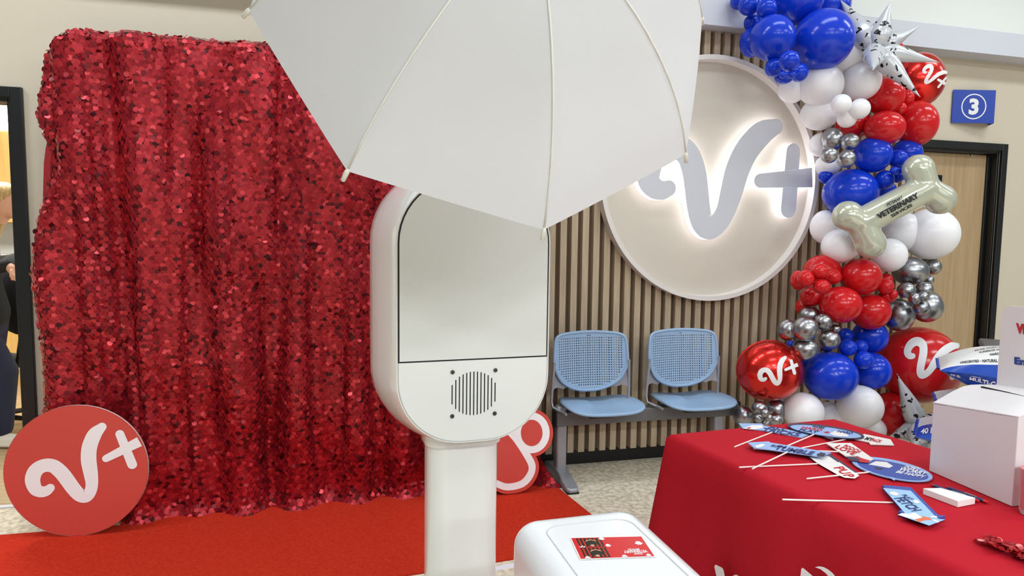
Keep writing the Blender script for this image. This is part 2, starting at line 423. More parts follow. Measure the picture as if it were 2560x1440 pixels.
def cloth(u, z):
    """u 0..1 across, z height -> point on the curtain face"""
    k = 1-min(max(z/HB, 0), 1)
    s = S0 + left_off(z)*(1-u)**3 + (S1-S0-left_off(z)*0)*u
    s += .14*max(0, 1-z/.3)**2*u**6
    d = DB + .03
    for i, (c, wd, am) in enumerate(FOLDS):
        cc = c + .05*sin(z*1.3+i*1.7); d -= am*(.9+1.3*k)*math.exp(-((s-cc)/wd)**2)
        d += am*.9*math.exp(-((s-cc-.12)/(wd*1.3))**2)
    for c, za, zb_c, wd, am in CREASES:
        if abs(s-c) < .15: d -= .58*am*math.exp(-((s-c-.02*sin(z*2.3+c*9))/wd)**2)/(1+math.exp(-(z-za)*14))/(1+math.exp((z-zb_c)*14))
    d += .012*sin(s*23+z*2) + .008*sin(z*9+s*5)
    if z < .10: d += .035*(1-z/.10)**2
    if z > HB-.06: d -= .10*((z-HB+.06)/.06)**2
    edge = min(u, .03)/.03
    d -= .05*(1-edge)**2
    zz = z
    if z > HB-.12 and u < .05: zz = z - .10*(1-u/.05)**2*((z-HB+.12)/.12)
    return W(s, d, max(zz, .004))
nu, nz = 220, 90
mb = MB()
mb.v = [cloth(i/nu, HB*j/nz) for j in range(nz+1) for i in range(nu+1)]
for j in range(nz):
    for i in range(nu): a = j*(nu+1)+i; mb.face((a, a+1, a+nu+2, a+nu+1))
cur = mb.build('curtain', mat('curtain_base', (112, 12, 22), .7), root, smooth=180)
mb = MB()
rows = int(HB/.0155); n8 = 9
for j in range(rows+1):
    z = HB*j/rows; m_ = int((S1-S0)/.0195)
    for i in range(m_+1):
        u = (i+.5*(j % 2)+random.uniform(-.2, .2))/m_
        if not 0 <= u <= 1: continue
        p = cloth(u, z); e = .004
        tu = (cloth(min(u+e, 1), z)-cloth(max(u-e, 0), z)); tz = (cloth(u, min(z+.01, HB))-cloth(u, max(z-.01, 0)))
        n = tu.cross(tz)
        if n.length < 1e-9: continue
        n.normalize()
        if n.dot(N) > 0: n = -n
        wild = random.random() < (.35 if (z < .09 or z > HB-.10 or u < .03) else .07)
        a = random.gauss(0, .45 if wild else .06); bq = random.gauss(-.10, .45 if wild else .06)
        t1 = tu.normalized(); t2 = n.cross(t1)
        nn = (n + t1*a + t2*bq).normalized(); x = t1-nn*t1.dot(nn); x.normalize(); y = nn.cross(x)
        r = .0125; c = p + n*(.004+random.random()*.004)
        b0 = len(mb.v)
        for k in range(n8): mb.v.append(c + x*(r*cos(2*pi*k/n8)) + y*(r*sin(2*pi*k/n8)))
        mb.face(range(b0, b0+n8))
me = bpy.data.meshes.new('sequins'); o0 = root.location
me.from_pydata([p-o0 for p in mb.v], [], mb.f); me.materials.append(sequin_m)
sq = bpy.data.objects.new('sequins', me); COL.objects.link(sq); sq.parent = root; sq['kind'] = 'stuff'
# plain lining that shows along the left edge, and the stand inside
mb = MB(); q0 = [(1.86, .012), (1.80, -.004), (1.73, -.014), (1.6, -.022), (1.48, -.03), (.9, -.03), (.02, -.02)]
mb.loft([[W(S0+a, DB-.028, z), W(S0+a+.06, DB-.06, z), W(S0+a+.07, DB-.05, z), W(S0+a+.03, DB-.015, z)] for z, a in q0])
mb.build('lining', lining_m, root, smooth=60)
mb = MB()
for s_ in (S0+.14, S1-.1):
    mb.tube([W(s_, DB-.09, 0), W(s_, DB-.09, HB-.03)], .016, 12)
mb.tube([W(S0+.14, DB-.09, HB-.035), W(S1-.1, DB-.09, HB-.035)], .016, 12)
for s_ in (S0+.14, S1-.1): mb.wbox(s_-.12, s_+.12, .10, DB-.02, 0, .01)
mb.build('stand', steel_m, root, smooth=50)

# ================================================================ RED CARPET, TAPE
c0, c1, c2, c3 = onz(1061, 1434), onz(1270, 1402), onz(1445, 1262), onz(1380, 1210)
e = (c1-c0).normalized(); g = (c3-c2).normalized()
nr = c1 + e*.30
far = wl(c3)
P = [nr - e*4.0, nr, nr+(c2-nr).normalized()*0, c2, W(far[0], .30, 0), W(-3.35, .30, 0)]
lf = onz(0, 1340)
# near right corner: meet of the near edge and the right edge
def meet(p, u, q, v):
    d = u.x*v.y-u.y*v.x; t = ((q.x-p.x)*v.y-(q.y-p.y)*v.x)/d; return p+u*t
nrc = meet(c0, e, c2, g)
back_r = meet(c2, g, W(0, .22, 0), T)
fl = onz(150, 1330); back_l = W(wl(onz(300, 1312))[0]-.02, .22, 0)
left_far = onz(0, 1341); dirf = (left_far-onz(140, 1330)).normalized()
poly = [nrc, back_r, back_l, onz(300, 1316), onz(140, 1330), left_far+dirf*.9, c0-e*3.0]
mb = MB(); mb.prism([p+K*.0005 for p in poly], K*.007)
cp = mb.build('carpet_runner', carpet_m); tag(cp, 'bright red carpet runner laid on the floor in front of the sequin backdrop', 'carpet')
q0, q1 = onz(1238, 1421), onz(1275, 1414); dd = (q1-q0).normalized(); nn_ = V((-dd.y, dd.x, 0))
mb = MB(); mb.box(q0-dd*.10-nn_*.02, dd*.42, nn_*.035, K*.001)
tag(mb.build('floor_tape', tape_m), 'white tape strip on the floor along the near edge of the carpet', 'tape')

# ================================================================ ROUND V+ SIGN ON THE FLOOR
def lean_frame(foot, yaw, lean, roll):
    x = V((cos(yaw), sin(yaw), 0)); back = V((-sin(yaw), cos(yaw), 0))
    y = (K*cos(lean)+back*sin(lean)); n = x.cross(y)     # n faces away from the viewer? x right, y up -> toward viewer
    xr = x*cos(roll)+y*sin(roll); yr = -x*sin(roll)+y*cos(roll)
    return x, y, n, xr, yr
foot = onz(195, 1339, .008); x, y, n, xr, yr = lean_frame(foot, TH-.08, .05, math.radians(22))
if n.dot(N) > 0: n = -n
RS = .304; cen = foot + y*RS
root = empty('round_sign', foot, 'round red sign with white V+ mark leaning on the sequin curtain', 'sign')
def disc(mb, c, ax, ay, r, ext, seg=72): return mb.prism([c+ax*(r*cos(2*pi*k/seg))+ay*(r*sin(2*pi*k/seg)) for k in range(seg)], ext)
disc(MB(), cen-n*.012, x, y, RS, n*.012).build('disc', [sign_red], root, smooth=40)
ring = MB(); ring.loft([[cen+(x*cos(2*pi*k/72)+y*sin(2*pi*k/72))*(RS+.0012)+n*h for k in range(72)] for h in (-.012, .0003)], False, False)
ring.build('edge', foam_edge, root, smooth=60)
fn = lambda a, b, z: cen + xr*(a*RS) + yr*(b*RS) + n*z
logo(MB(), fn, None, .0012).build('letter_v', sign_white, root)
plus(MB(), fn, None, .0014).build('plus_mark', sign_white, root)

# ================================================================ PAW SIGN
foot = onz(1283, 1236, .008); x, y, n, xr, yr = lean_frame(foot, TH, .09, 0)
if n.dot(N) > 0: n = -n
root = empty('paw_sign', foot, 'red paw print cut-out sign leaning on the curtain behind the booth column', 'sign')
pin = lambda px, py: hit(px, py, foot, n)
PAD = [(1321, 1166), (1316, 1185), (1299, 1202), (1267, 1208), (1238, 1198), (1200, 1192), (1160, 1200), (1125, 1203), (1097, 1192), (1090, 1165), (1098, 1130),
       (1125, 1090), (1160, 1062), (1200, 1052), (1238, 1060), (1262, 1080), (1283, 1102), (1307, 1138)]
TOES = [(1329, 1082, 27, 33), (1255, 1000, 28, 36), (1165, 985, 27, 36), (1100, 1030, 24, 32)]
def grow(pts, o):
    cx = sum(p[0] for p in pts)/len(pts); cy = sum(p[1] for p in pts)/len(pts); out = []
    m = len(pts)
    for i in range(m):
        a, b = pts[i-1], pts[(i+1) % m]; dx, dy = b[0]-a[0], b[1]-a[1]; q = hypot(dx, dy)
        nx, ny = dy/q, -dx/q
        if nx*(pts[i][0]-cx)+ny*(pts[i][1]-cy) < 0: nx, ny = -nx, -ny
        out.append((pts[i][0]+nx*o, pts[i][1]+ny*o))
    return out
def smooth_closed(pts, nsub=5):
    m = len(pts); out = []
    for i in range(m):
        p0, p1, p2, p3 = pts[i-1], pts[i], pts[(i+1) % m], pts[(i+2) % m]
        for k in range(nsub):
            t = k/nsub; out.append(tuple(.5*((2*b)+(-a+c)*t+(2*a-5*b+4*c-d)*t*t+(-a+3*b-3*c+d)*t**3) for a, b, c, d in zip(p0, p1, p2, p3)))
    return out
def paw_layer(mb, o, z0, th):
    shapes = [smooth_closed(grow(PAD, o) if o else PAD)]
    for cx, cy, rx, ry in TOES: shapes.append([(cx+(rx+o)*cos(2*pi*k/40), cy+(ry+o)*sin(2*pi*k/40)) for k in range(40)])
    for i, sh in enumerate(shapes): mb.prism([pin(*p)+n*(z0+.00006*i) for p in sh], n*th)
    return mb
paw_layer(MB(), 27, -.012, .012).build('board', sign_red, root)
paw_layer(MB(), 18, 0, .0012).build('white_outline', sign_white, root)
paw_layer(MB(), 0, .0013, .0012).build('red_pads', sign_red, root)

# ================================================================ PHOTO BOOTH
KY = .3054
KT = V((cos(KY), sin(KY), 0)); KN = V((-sin(KY), cos(KY), 0)); K0 = at(1180, 770, 1.9); K0.z = 0
def KP(a, d, z): return K0 + KT*a + KN*d + K*z
def onk(px, py, d=0.0):
    p = hit(px, py, K0+KN*d, KN); return (p-K0).dot(KT), p.z
root = empty('photo_booth', KP(.0, .15, 0), 'white photo booth kiosk with speaker grille seen from behind, under the umbrella', 'photo booth')
def rrect(x0, x1, z0, z1, r, n=12):
    pts = []
    for cx, cz, a0 in ((x1-r, z0+r, -pi/2), (x1-r, z1-r, 0), (x0+r, z1-r, pi/2), (x0+r, z0+r, pi)):
        for k in range(n+1): a = a0+pi/2*k/n; pts.append((cx+r*cos(a), cz+r*sin(a)))
    return pts
FX0, FX1, FZ0, FZ1, FR = -.221, .243, .806, 1.592, .195
def outline(off, d): return [KP(a, d, z) for a, z in rrect(FX0-off, FX1+off, FZ0-off, FZ1+off, FR+off)]
mb = MB()
mb.loft([outline(-.006, .004), outline(-.004, -.001), outline(-.001, 0), outline(.004, .012), outline(.016, .06), outline(.033, .14), outline(.044, .22), outline(.047, .28), outline(.038, .305), outline(.025, .31)], True, True)
mb.build('housing', kiosk_m, root, smooth=40)
zl = 1.0565
def clip_poly(pts, zc, above):
    out = []
    for i in range(len(pts)):
        p, q = pts[i-1], pts[i]
        ip = (p[1] >= zc) == above; iq = (q[1] >= zc) == above
        if ip != iq: t = (zc-p[1])/(q[1]-p[1]); out.append((p[0]+(q[0]-p[0])*t, zc))
        if iq: out.append(q)
    return out
up_o = clip_poly(rrect(FX0+.006, FX1-.006, FZ0+.006, FZ1-.006, FR-.006), zl-.002, True)
up_i = clip_poly(rrect(FX0+.0095, FX1-.0095, FZ0+.0095, FZ1-.0095, FR-.0095), zl+.0025, True)
lo_i = clip_poly(rrect(FX0+.007, FX1-.007, FZ0+.007, FZ1-.007, FR-.007), zl-.002, False)
MB().prism([KP(a, -.0005, z) for a, z in up_o], KN*.006).build('panel_gap', gap_m, root)
MB().prism([KP(a, -.002, z) for a, z in up_i], KN*.008).build('access_panel', panel_m, root)
MB().prism([KP(a, -.002, z) for a, z in lo_i], KN*.008).build('lower_panel', mat('panel_cream', (234, 236, 232), .22), root)
gx, gz = onk(1184, 983)
mb = MB()
for i in range(13):
    a = gx+(i-6)*.0109; h = sqrt(max(.0655**2-((i-6)*.0098)**2, .0004)); h = max(h, .022)
    mb.box(KP(a-.0016, -.0028, gz-h), KT*.0032, KN*.004, K*(2*h))
mb.build('speaker_grille', gap_m, root)  # raised black strips; the shade inside the slots is put into their colour
for px, py in ((1131, 930), (1238, 925), (1130, 1040), (1236, 1033)):
    a, z = onk(px, py); mb = MB()
    mb.prism([KP(a+.0063*cos(2*pi*k/20), -.002, z+.0063*sin(2*pi*k/20)) for k in range(20)], -KN*.0025)
    mb.m = 1; mb.prism([KP(a+.0026*cos(2*pi*k/6), -.0045, z+.0026*sin(2*pi*k/6)) for k in range(6)], -KN*.0004)
    mb.build('screw', [screw_m, gap_m], root, smooth=40)
xl, _ = onk(1064, 1250, .15); xr_, _ = onk(1236, 1250, .15); xc = (xl+xr_)/2; cw = (xr_-xl)
def col_ring(wd, dp, z, r=.06): return [KP(a, d, z) for a, d in rrect(xc-wd/2, xc+wd/2, .15-dp/2, .15+dp/2, min(r, dp/2-.002))]
MB().loft([col_ring(cw, .15, .03), col_ring(cw, .15, .86)]).build('column', kiosk_m, root, smooth=40)
MB().loft([col_ring(cw+.006, .158, .768), col_ring(cw+.016, .168, .771), col_ring(cw+.028, .178, .86)]).build('collar', kiosk_m, root, smooth=40)
MB().loft([col_ring(.5, .42, 0, .1), col_ring(.5, .42, .018, .1), col_ring(.46, .38, .03, .09)]).build('base_plate', kiosk_m, root, smooth=40)
so = rrect(FX0+.02, FX1-.02, FZ0+.1, FZ1-.02, .12)
MB().prism([KP(a, .309, z) for a, z in so], KN*.006).build('screen', screen_m, root)
# cold shoe that takes the umbrella shaft

# ================================================================ UMBRELLA
UC = V((-.037, 1.429, 1.892)); ua, ub, up_ = .256, .398, 3.241
UN = V((sin(ua)*cos(ub), -cos(ua)*cos(ub), sin(ub)))
E1 = K.cross(UN).normalized(); E2 = UN.cross(E1)
UR, UD = .5, .275
RSP = (UR*UR+UD*UD)/(2*UD)
def uh(r): return sqrt(max(RSP*RSP-r*r, 0))-(RSP-UD)
def UP(r, a, lift=0): return UC + (E1*cos(a)+E2*sin(a))*r + UN*(uh(r)+lift)
root = empty('umbrella', UC - UN*.52, 'white photo umbrella with eight ribs open in front of the booth head', 'umbrella')
mb = MB(); NR, NS = 16, 10
rings = []
for i in range(NR+1):
    r = UR*max(i/NR, .01); ring_ = []
    for k in range(8):
        a0 = up_+k*pi/4
        for j in range(NS):
            t = j/NS; A, Bq = UP(r, a0), UP(r, a0+pi/4)
            p = A*(1-t)+Bq*t
            arc = UP(r*(1-.035*sin(pi*t)*(i/NR)**3), a0+pi/4*t)
            ring_.append(p*.86+arc*.14)
    rings.append(ring_)
mb.loft(rings, True, False)
cn = mb.build('canopy', nylon, root, smooth=30)
for k in range(8):
    a = up_+k*pi/4
    rb = MB().tube([UP(UR*t/12, a, .0012) for t in range(1, 13)], .0022, 6).build('rib', mat('rib_white', (226, 225, 218), .5), root, smooth=180)
    o_ = UP(UR, a); dirn = (UP(UR, a)-UP(UR*.94, a)).normalized()
    MB().tube([o_-dirn*.006, o_+dirn*.002, o_+dirn*.022, o_+dirn*.024], [.003, .005, .0045, .002], 10).build('rib_tip', mat('tip_white', (228, 228, 218), .4), rb, smooth=180)
    MB().tube([UC+UN*.10, UP(UR*.5, a, -.004)], .0018, 6).build('stretcher', steel_m, rb)
MB().tube([UC+UN*(UD+.03), UC-UN*.50], .005, 10).build('shaft', steel_m, root, smooth=180)
MB().tube([UC+UN*.115, UC+UN*.085], .011, 12).build('runner', black_m, root, smooth=50)
tip0 = UC-UN*.52
mb = MB(); hz = 1.60
mb.tube([V((tip0.x, tip0.y, 1.59)), tip0, tip0+V((0, 0, .02))], .012, 12); mb.ball(tip0, .02)
mb.build('bracket', black_m, root, smooth=60)

# ================================================================ PHOTO PRINTER STAND
PH = .80
fl_, fr_ = onz(1270, 1290, PH), onz(1584, 1256, PH)
px_ = (fr_-fl_).normalized(); py_ = V((px_.y, -px_.x, 0)); PWd = (fr_-fl_).length; PL = .46
root = empty('photo_printer', fl_+px_*PWd/2+py_*PL/2-K*PH, 'glossy white box printer stand with rounded top beside the red tablecloth', 'printer stand')
gw = mat('printer_white', (232, 234, 238), .2, coat=.3)
def pr(off, z, r): return [fl_+px_*a+py_*b+K*(z-PH) for a, b in rrect(off, PWd-off, off, PL-off, max(r-off, .005), 8)]
R_ = .05
mb = MB(); rr = [pr(.0, .36, .035)]
for k in range(0, 9):
    a = pi/2*k/8; rr.append(pr(R_*(1-cos(a)), PH-R_+R_*sin(a), .06))
mb.loft(rr); mb.build('casing', gw, root, smooth=50)
lid = [fl_+px_*a+py_*b+K*.0002 for a, b in rrect(.056, PWd-.052, .075, PL-.06, .035, 8)]
mb = MB(); mb.tube(lid+[lid[0]], .0016, 6, False); mb.build('lid_seam', mat('seam_grey', (206, 206, 208), .4), root, smooth=180)
mb = MB(); mb.box(fl_+px_*.06+py_*.1+K*(.03-PH), px_*(PWd-.12), py_*(PL-.2), K*.34); mb.build('pedestal', gw, root, bevel=.03, seg=4)
mb = MB(); mb.box(fl_-px_*.02+py_*.02-K*PH, px_*(PWd+.04), py_*(PL-.04), K*.03); mb.build('foot', gw, root, bevel=.01)
# the printed photo card on it
cc = [onz(px, py, PH+.001) for px, py in ((1428, 1346), (1603, 1342), (1636, 1391), (1452, 1398))]
root = empty('photo_card', (cc[0]+cc[2])/2, 'glossy red photo card with two pictures lying upside down on the white printer', 'photo card')
def CB(u, v, z): return (cc[0]*(1-u)+cc[1]*u)*(1-v)+(cc[3]*(1-u)+cc[2]*u)*v+K*z
gr = mat('card_red', (206, 36, 44), .12); gd = mat('photo_dark', (46, 26, 24), .15); gk = mat('photo_skin', (206, 160, 128), .2)
MB().prism([CB(-.015, -.03, 0), CB(1.015, -.03, 0), CB(1.015, 1.03, 0), CB(-.015, 1.03, 0)], K*.0006).build('card', print_white, root)
MB().prism([CB(0, 0, .0006), CB(1, 0, .0006), CB(1, 1, .0006), CB(0, 1, .0006)], K*.0002).build('print', gr, root)
for v0, v1 in ((.03, .46), (.50, .97)):
    mb = MB(); mb.m = 0
    mb.prism([CB(.06, v0, .0008), CB(.41, v0, .0008), CB(.41, v1, .0008), CB(.06, v1, .0008)], K*.0001)
    mb.m = 2
    for k in range(6): u = .085+k*.055; mb.prism([CB(u, v0+.02, .0009), CB(u+.02, v0+.02, .0009), CB(u+.02, v1-.02, .0009), CB(u, v1-.02, .0009)], K*.0001)
    mb.m = 1; vc = (v0+v1)/2
    mb.prism([CB(.25+.085*cos(2*pi*k/24), vc+.02+.15*sin(2*pi*k/24), .001) for k in range(24)], K*.0001)
    mb.m = 3; mb.prism([CB(.245+.028*cos(2*pi*k/16), vc+.16+.05*sin(2*pi*k/16), .0011) for k in range(16)], K*.0001)
    mb.prism([CB(.17, vc-.02, .0011), CB(.19, vc-.10, .0011), CB(.25, vc-.14, .0011), CB(.25, vc-.11, .0011), CB(.2, vc-.07, .0011)], K*.0001)
    mb.prism([CB(.33, vc-.02, .0011), CB(.31, vc-.10, .0011), CB(.25, vc-.14, .0011), CB(.25, vc-.11, .0011), CB(.3, vc-.07, .0011)], K*.0001)
    mb.build('picture', [gd, mat('photo_black', (30, 34, 32), .2), mat('photo_red', (190, 46, 40), .2), gk], root)
mb = MB()
for tx, u0, u1, v0, v1 in (('VETERINARY', .95, .62, .70, .82), ('SERVICES', .86, .70, .62, .69), ('PETSMART', .86, .74, .84, .90)):
    put_text(mb, tx, lambda a, b, u0=u0, u1=u1, v0=v0, v1=v1: CB(u0+(u1-u0)*a, v0+(v1-v0)*b, .0010), .03)
mb.build('lettering', print_white, root)
mb = MB()
for u, v, s_ in ((.42, .05, .03), (.46, .40, .028), (.90, .32, .038), (.60, .95, .03), (.93, .93, .025), (.10, .95, .03)):
    for du, dv, r in ((0, .0, 1), (-1, -.6, .45), (-.4, -1.2, .45), (.4, -1.2, .45), (1, -.6, .45)):
        mb.prism([CB(u+s_*(du+r*cos(2*pi*k/12)), min(max(v+s_*1.8*(dv*-1+r*sin(2*pi*k/12)), .01), .99), .001) for k in range(12)], K*.0001)
mb.build('paw_print', print_white, root)
fn = lambda a, b, z: CB(.10-a*.048, .45-b*.10*-1, z)
mb = MB(); logo(mb, fn, None, .0013); plus(mb, fn, None, .0013); mb.build('badge', print_white, root)

# ================================================================ TABLE WITH CLOTH
TZ = .742
A = onz(1673, 1085, TZ); e1 = V((.40, -.9165, 0)).normalized(); e2 = V((.95, .312, 0)).normalized()
TL, TW = 1.83, .72
def TP(a, b, z): return V((A.x, A.y, 0))+e1*a+e2*b+K*z
root = empty('tablecloth', TP(TL/2, TW/2, 0), 'floor-length red tablecloth fitted over a long table, holding the photo props', 'tablecloth')
per = rrect(0, TL, 0, TW, .012, 4)
def perim():
    pts = []
    for i in range(len(per)):
        p, q = per[i-1], per[i]; L = hypot(q[0]-p[0], q[1]-p[1]); m_ = max(1, int(L/.02))
        for k in range(m_): pts.append((p[0]+(q[0]-p[0])*k/m_, p[1]+(q[1]-p[1])*k/m_))
    return pts
PP = perim(); npp = len(PP); cum = [0]
for i in range(1, npp): cum.append(cum[-1]+hypot(PP[i][0]-PP[i-1][0], PP[i][1]-PP[i-1][1]))
def skirt(z):
    k = 1-z/TZ; out = []
    for i in range(npp):
        a, b = PP[(i-1) % npp], PP[(i+1) % npp]; dx, dy = b[0]-a[0], b[1]-a[1]; q = hypot(dx, dy); nx, ny = dy/q, -dx/q
        x_, y_ = PP[i]
        cr = max(math.exp(-((x_-cx)**2+(y_-cy)**2)/.02) for cx in (0, TL) for cy in (0, TW))
        o = .012+.035*k+.055*k*cr+.010*k*sin(cum[i]*16)+.006*k*sin(cum[i]*37+1)
        ox, oy = x_-TL/2, y_-TW/2; l = hypot(ox, oy)
        out.append(TP(x_+nx*o+cr*k*.03*ox/l, y_+ny*o+cr*k*.03*oy/l, z))
    return out
def top_ring(off, z):
    return [TP(min(max(x_, off), TL-off), min(max(y_, off), TW-off), z) for x_, y_ in PP]
mb = MB()
mb.loft([top_ring(.02, TZ), top_ring(.006, TZ-.0005), [TP(x_, y_, TZ-.004) for x_, y_ in PP], skirt(TZ-.014), skirt(.66), skirt(.56), skirt(.45), skirt(.3), skirt(.15), skirt(.012)], True, False)
mb.build('cloth', cloth_m, root, smooth=60)
# white print on the long side (only its top shows)
def front(px, py):
    best = None; n_ = V((e1.y, -e1.x, 0)); n_ = n_ if n_.dot(e2) < 0 else -n_
    p0 = TP(0, 0, 0)+n_*.052
    return hit(px, py, p0, n_)+n_*.004
MB().prism([front(*p) for p in ((1789, 1415), (1792, 1411), (1808, 1419), (1811, 1424), (1840, 1560), (1822, 1570))], e2*-.001).build('letter', print_white, root)
MB().prism([front(*p) for p in ((1836, 1438), (1843, 1436), (1849, 1439), (1870, 1600), (1850, 1600))], e2*-.001).build('letter', print_white, root)
MB().prism([front(*p) for p in ((2007, 1421), (2010, 1419), (2033, 1438), (2052, 1470), (2075, 1560), (2050, 1590), (2004, 1480), (2004, 1445))], e2*-.001).build('letter', print_white, root)
arc = [(2041, 1417), (2051, 1415), (2062, 1417), (2073, 1423), (2084, 1432), (2096, 1446), (2108, 1466), (2112, 1500), (2095, 1470), (2080, 1446), (2068, 1432), (2055, 1422)]
MB().prism([front(*p) for p in arc], e2*-.001).build('letter', print_white, root)


# ---------------------------------------------------------------- photo props on the table
prop_blue = mat('board_blue', (150, 182, 232), .35); prop_navy = mat('board_navy', (58, 84, 168), .35); prop_dk = mat('board_dark', (58, 60, 84), .4)
prop_white = mat('board_white', (240, 236, 234), .35); prop_light = mat('board_light_blue', (158, 198, 236), .35); prop_org = mat('board_orange', (226, 116, 78), .4)
stick_m = mat('stick_white', (244, 232, 226), .5)
def c1_(x, y): return (1800+x/3.368, 1020+y/3.368)
def c5_(x, y): return (1840+x/5.12, 1040+y/5.12)
def c9_(x, y): return (2190+x/8.828, 1200+y/8.828)
def prop(label, layers, stick, h, texts=(), cv=c5_, th=.003):
    """layers: [(material, polygon)]; stick: two picture points; texts: (string, material, p0, p1, up)"""
    base = onz(*cv(*layers[0][1][0]), TZ)
    r = empty('photo_prop', base, label, 'photo prop', 'photo booth props on the table')
    z = TZ+.001+h
    for i, (nm, m, pts) in enumerate([('board',)+l if len(l) == 2 else l for l in layers]):
        zz = z if i == 0 else z+th+.0002*i
        MB().prism([onz(*cv(*p), zz) for p in pts], K*(th if i == 0 else .0002)).build(nm, m, r)
    if stick:
        p, q = onz(*cv(*stick[0]), z), onz(*cv(*stick[1]), z)
        MB().tube([p+K*.0012, q+K*.0012], .0023, 8).build('stick', stick_m, r, smooth=50)
    for tx, m, p0, p1, upv in texts:
        zz = z+th+.0014
        fn = lambda a, b: onz(*cv(p0[0]+(p1[0]-p0[0])*a+upv[0]*b, p0[1]+(p1[1]-p0[1])*a+upv[1]*b), zz)
        put_text(MB(), tx, fn, .03).build('lettering', m, r)
    return r
def ell(cx, cy, ax, bx, ay, by, n=40): return [(cx+ax*cos(2*pi*k/n)+bx*sin(2*pi*k/n), cy+ay*cos(2*pi*k/n)+by*sin(2*pi*k/n)) for k in range(n)]
prop('blue arrow prop lettered TRICKS, the farthest left on the red table',
     [(prop_blue, [(35, 104), (330, 106), (360, 135), (965, 232), (838, 285), (330, 190), (84, 166)]),
      ('picture', prop_white, [(90, 158), (200, 120), (330, 116), (350, 150), (240, 172), (150, 168)]),
      ('picture', print_red, [(130, 158), (170, 142), (200, 150), (160, 166)])],
     ((-20, 400), (470, 210)), 0, (('TRICKS', print_navy, (320, 188), (800, 258), (40, -38)), ('ALL', print_navy, (400, 150), (640, 188), (30, -26))))
prop('dark-rimmed oval speech bubble prop at the far side of the red table',
     [(prop_dk, ell(1150, 200, 490, -40, 76, 64)+[]), ('face', prop_blue, ell(1150, 198, 450, -34, 66, 52)),
      ('tail', prop_dk, [(1110, 262), (1180, 290), (1250, 312), (1240, 280), (1270, 288), (1230, 262)]),
      ('picture', prop_white, [(1200, 225), (1260, 192), (1340, 200), (1430, 240), (1440, 262), (1330, 258), (1260, 250)]),
      ('picture', print_red, [(1120, 205), (1180, 195), (1200, 215), (1150, 222)])],
     ((612, 406), (1005, 238)), .006, (('WORK', print_black, (960, 140), (1130, 162), (30, -20)), ('HARD', print_red, (830, 158), (1090, 192), (30, -26)), ('PLAY', print_navy, (800, 186), (1040, 218), (30, -24)), ('HARD', print_navy, (1290, 205), (1480, 232), (30, -24)),))
prop('white arrow prop with black lettering pointing right, beyond the oval bubble',
     [(prop_white, [(1520, 280), (1640, 240), (1960, 306), (1980, 312), (2022, 384), (1720, 372), (1700, 344), (1520, 306)])],
     ((835, 415), (1400, 305)), .001, (('MY', print_black, (1640, 300), (1730, 318), (40, -34)), ('PACK', print_red, (1720, 318), (1850, 340), (30, -30))))
prop('blue arrow prop lettered TUMBLE lying across the crossed sticks',
     [(prop_blue, [(150, 350), (420, 336), (440, 350), (1215, 480), (1075, 530), (420, 440), (230, 418)]),
      ('picture', prop_white, [(240, 385), (330, 355), (380, 370), (330, 392), (270, 408)]),
      ('picture', prop_dk, [(1030, 490), (1090, 465), (1150, 480), (1130, 520), (1050, 520)])],
     ((210, 680), (655, 468)), .012, (('RUFF &', print_navy, (440, 388), (640, 412), (30, -24)), ('TUMBLE', print_navy, (480, 420), (970, 498), (50, -40))))
prop('white pentagon prop with red lettering in the middle of the table',
     [(prop_white, [(1155, 358), (1470, 356), (1760, 560), (1690, 600), (1560, 520), (1400, 522)]),
      ('picture', print_red, [(1500, 522), (1570, 530), (1720, 570), (1690, 600), (1580, 590)]),
      ('picture', prop_dk, [(1400, 530), (1500, 522), (1590, 560), (1570, 585), (1480, 570)])],
     ((222, 424), (1310, 462)), .007, (('POOCH', print_red, (1370, 390), (1570, 470), (40, -26)), ('LOVE', print_red, (1260, 400), (1500, 500), (60, -30))))
prop('white and black prop lettered PUP in red, half under the blue arrow prop',
     [(prop_dk, [(880, 510), (1210, 500), (1560, 740), (1300, 756), (1100, 640)]), ('face', prop_white, [(940, 525), (1180, 508), (1300, 590), (1060, 615), (1010, 580)]),
      ('face', prop_white, [(1060, 615), (1320, 590), (1580, 762), (1520, 800), (1390, 790), (1300, 752)])],
     ((40, 662), (1060, 616)), .002, (('PUP', print_red, (1250, 660), (1420, 790), (110, -18)),))
prop('blue oval speech bubble prop with white lettering against the white box',
     [(prop_blue, ell(2000, 690, 500, -130, 130, 90)), ('tail', prop_blue, [(1920, 740), (1960, 790), (2030, 828), (2045, 790), (2110, 800), (2080, 750)]),
      ('face', prop_navy, ell(2010, 690, 440, -110, 112, 72)), ('picture', prop_white, [(1700, 620), (1790, 578), (1930, 590), (2010, 640), (1960, 665), (1820, 640)]),
      ('picture', prop_dk, [(1770, 650), (1890, 670), (1860, 690), (1790, 680)])],
     ((905, 808), (1810, 712)), .004, (("DON'T", print_white, (2140, 660), (2330, 694), (40, -26)), ('WORRY', print_white, (2070, 690), (2420, 752), (50, -32)), ('BE HAPPY', print_white, (2040, 722), (2400, 790), (40, -24)),))
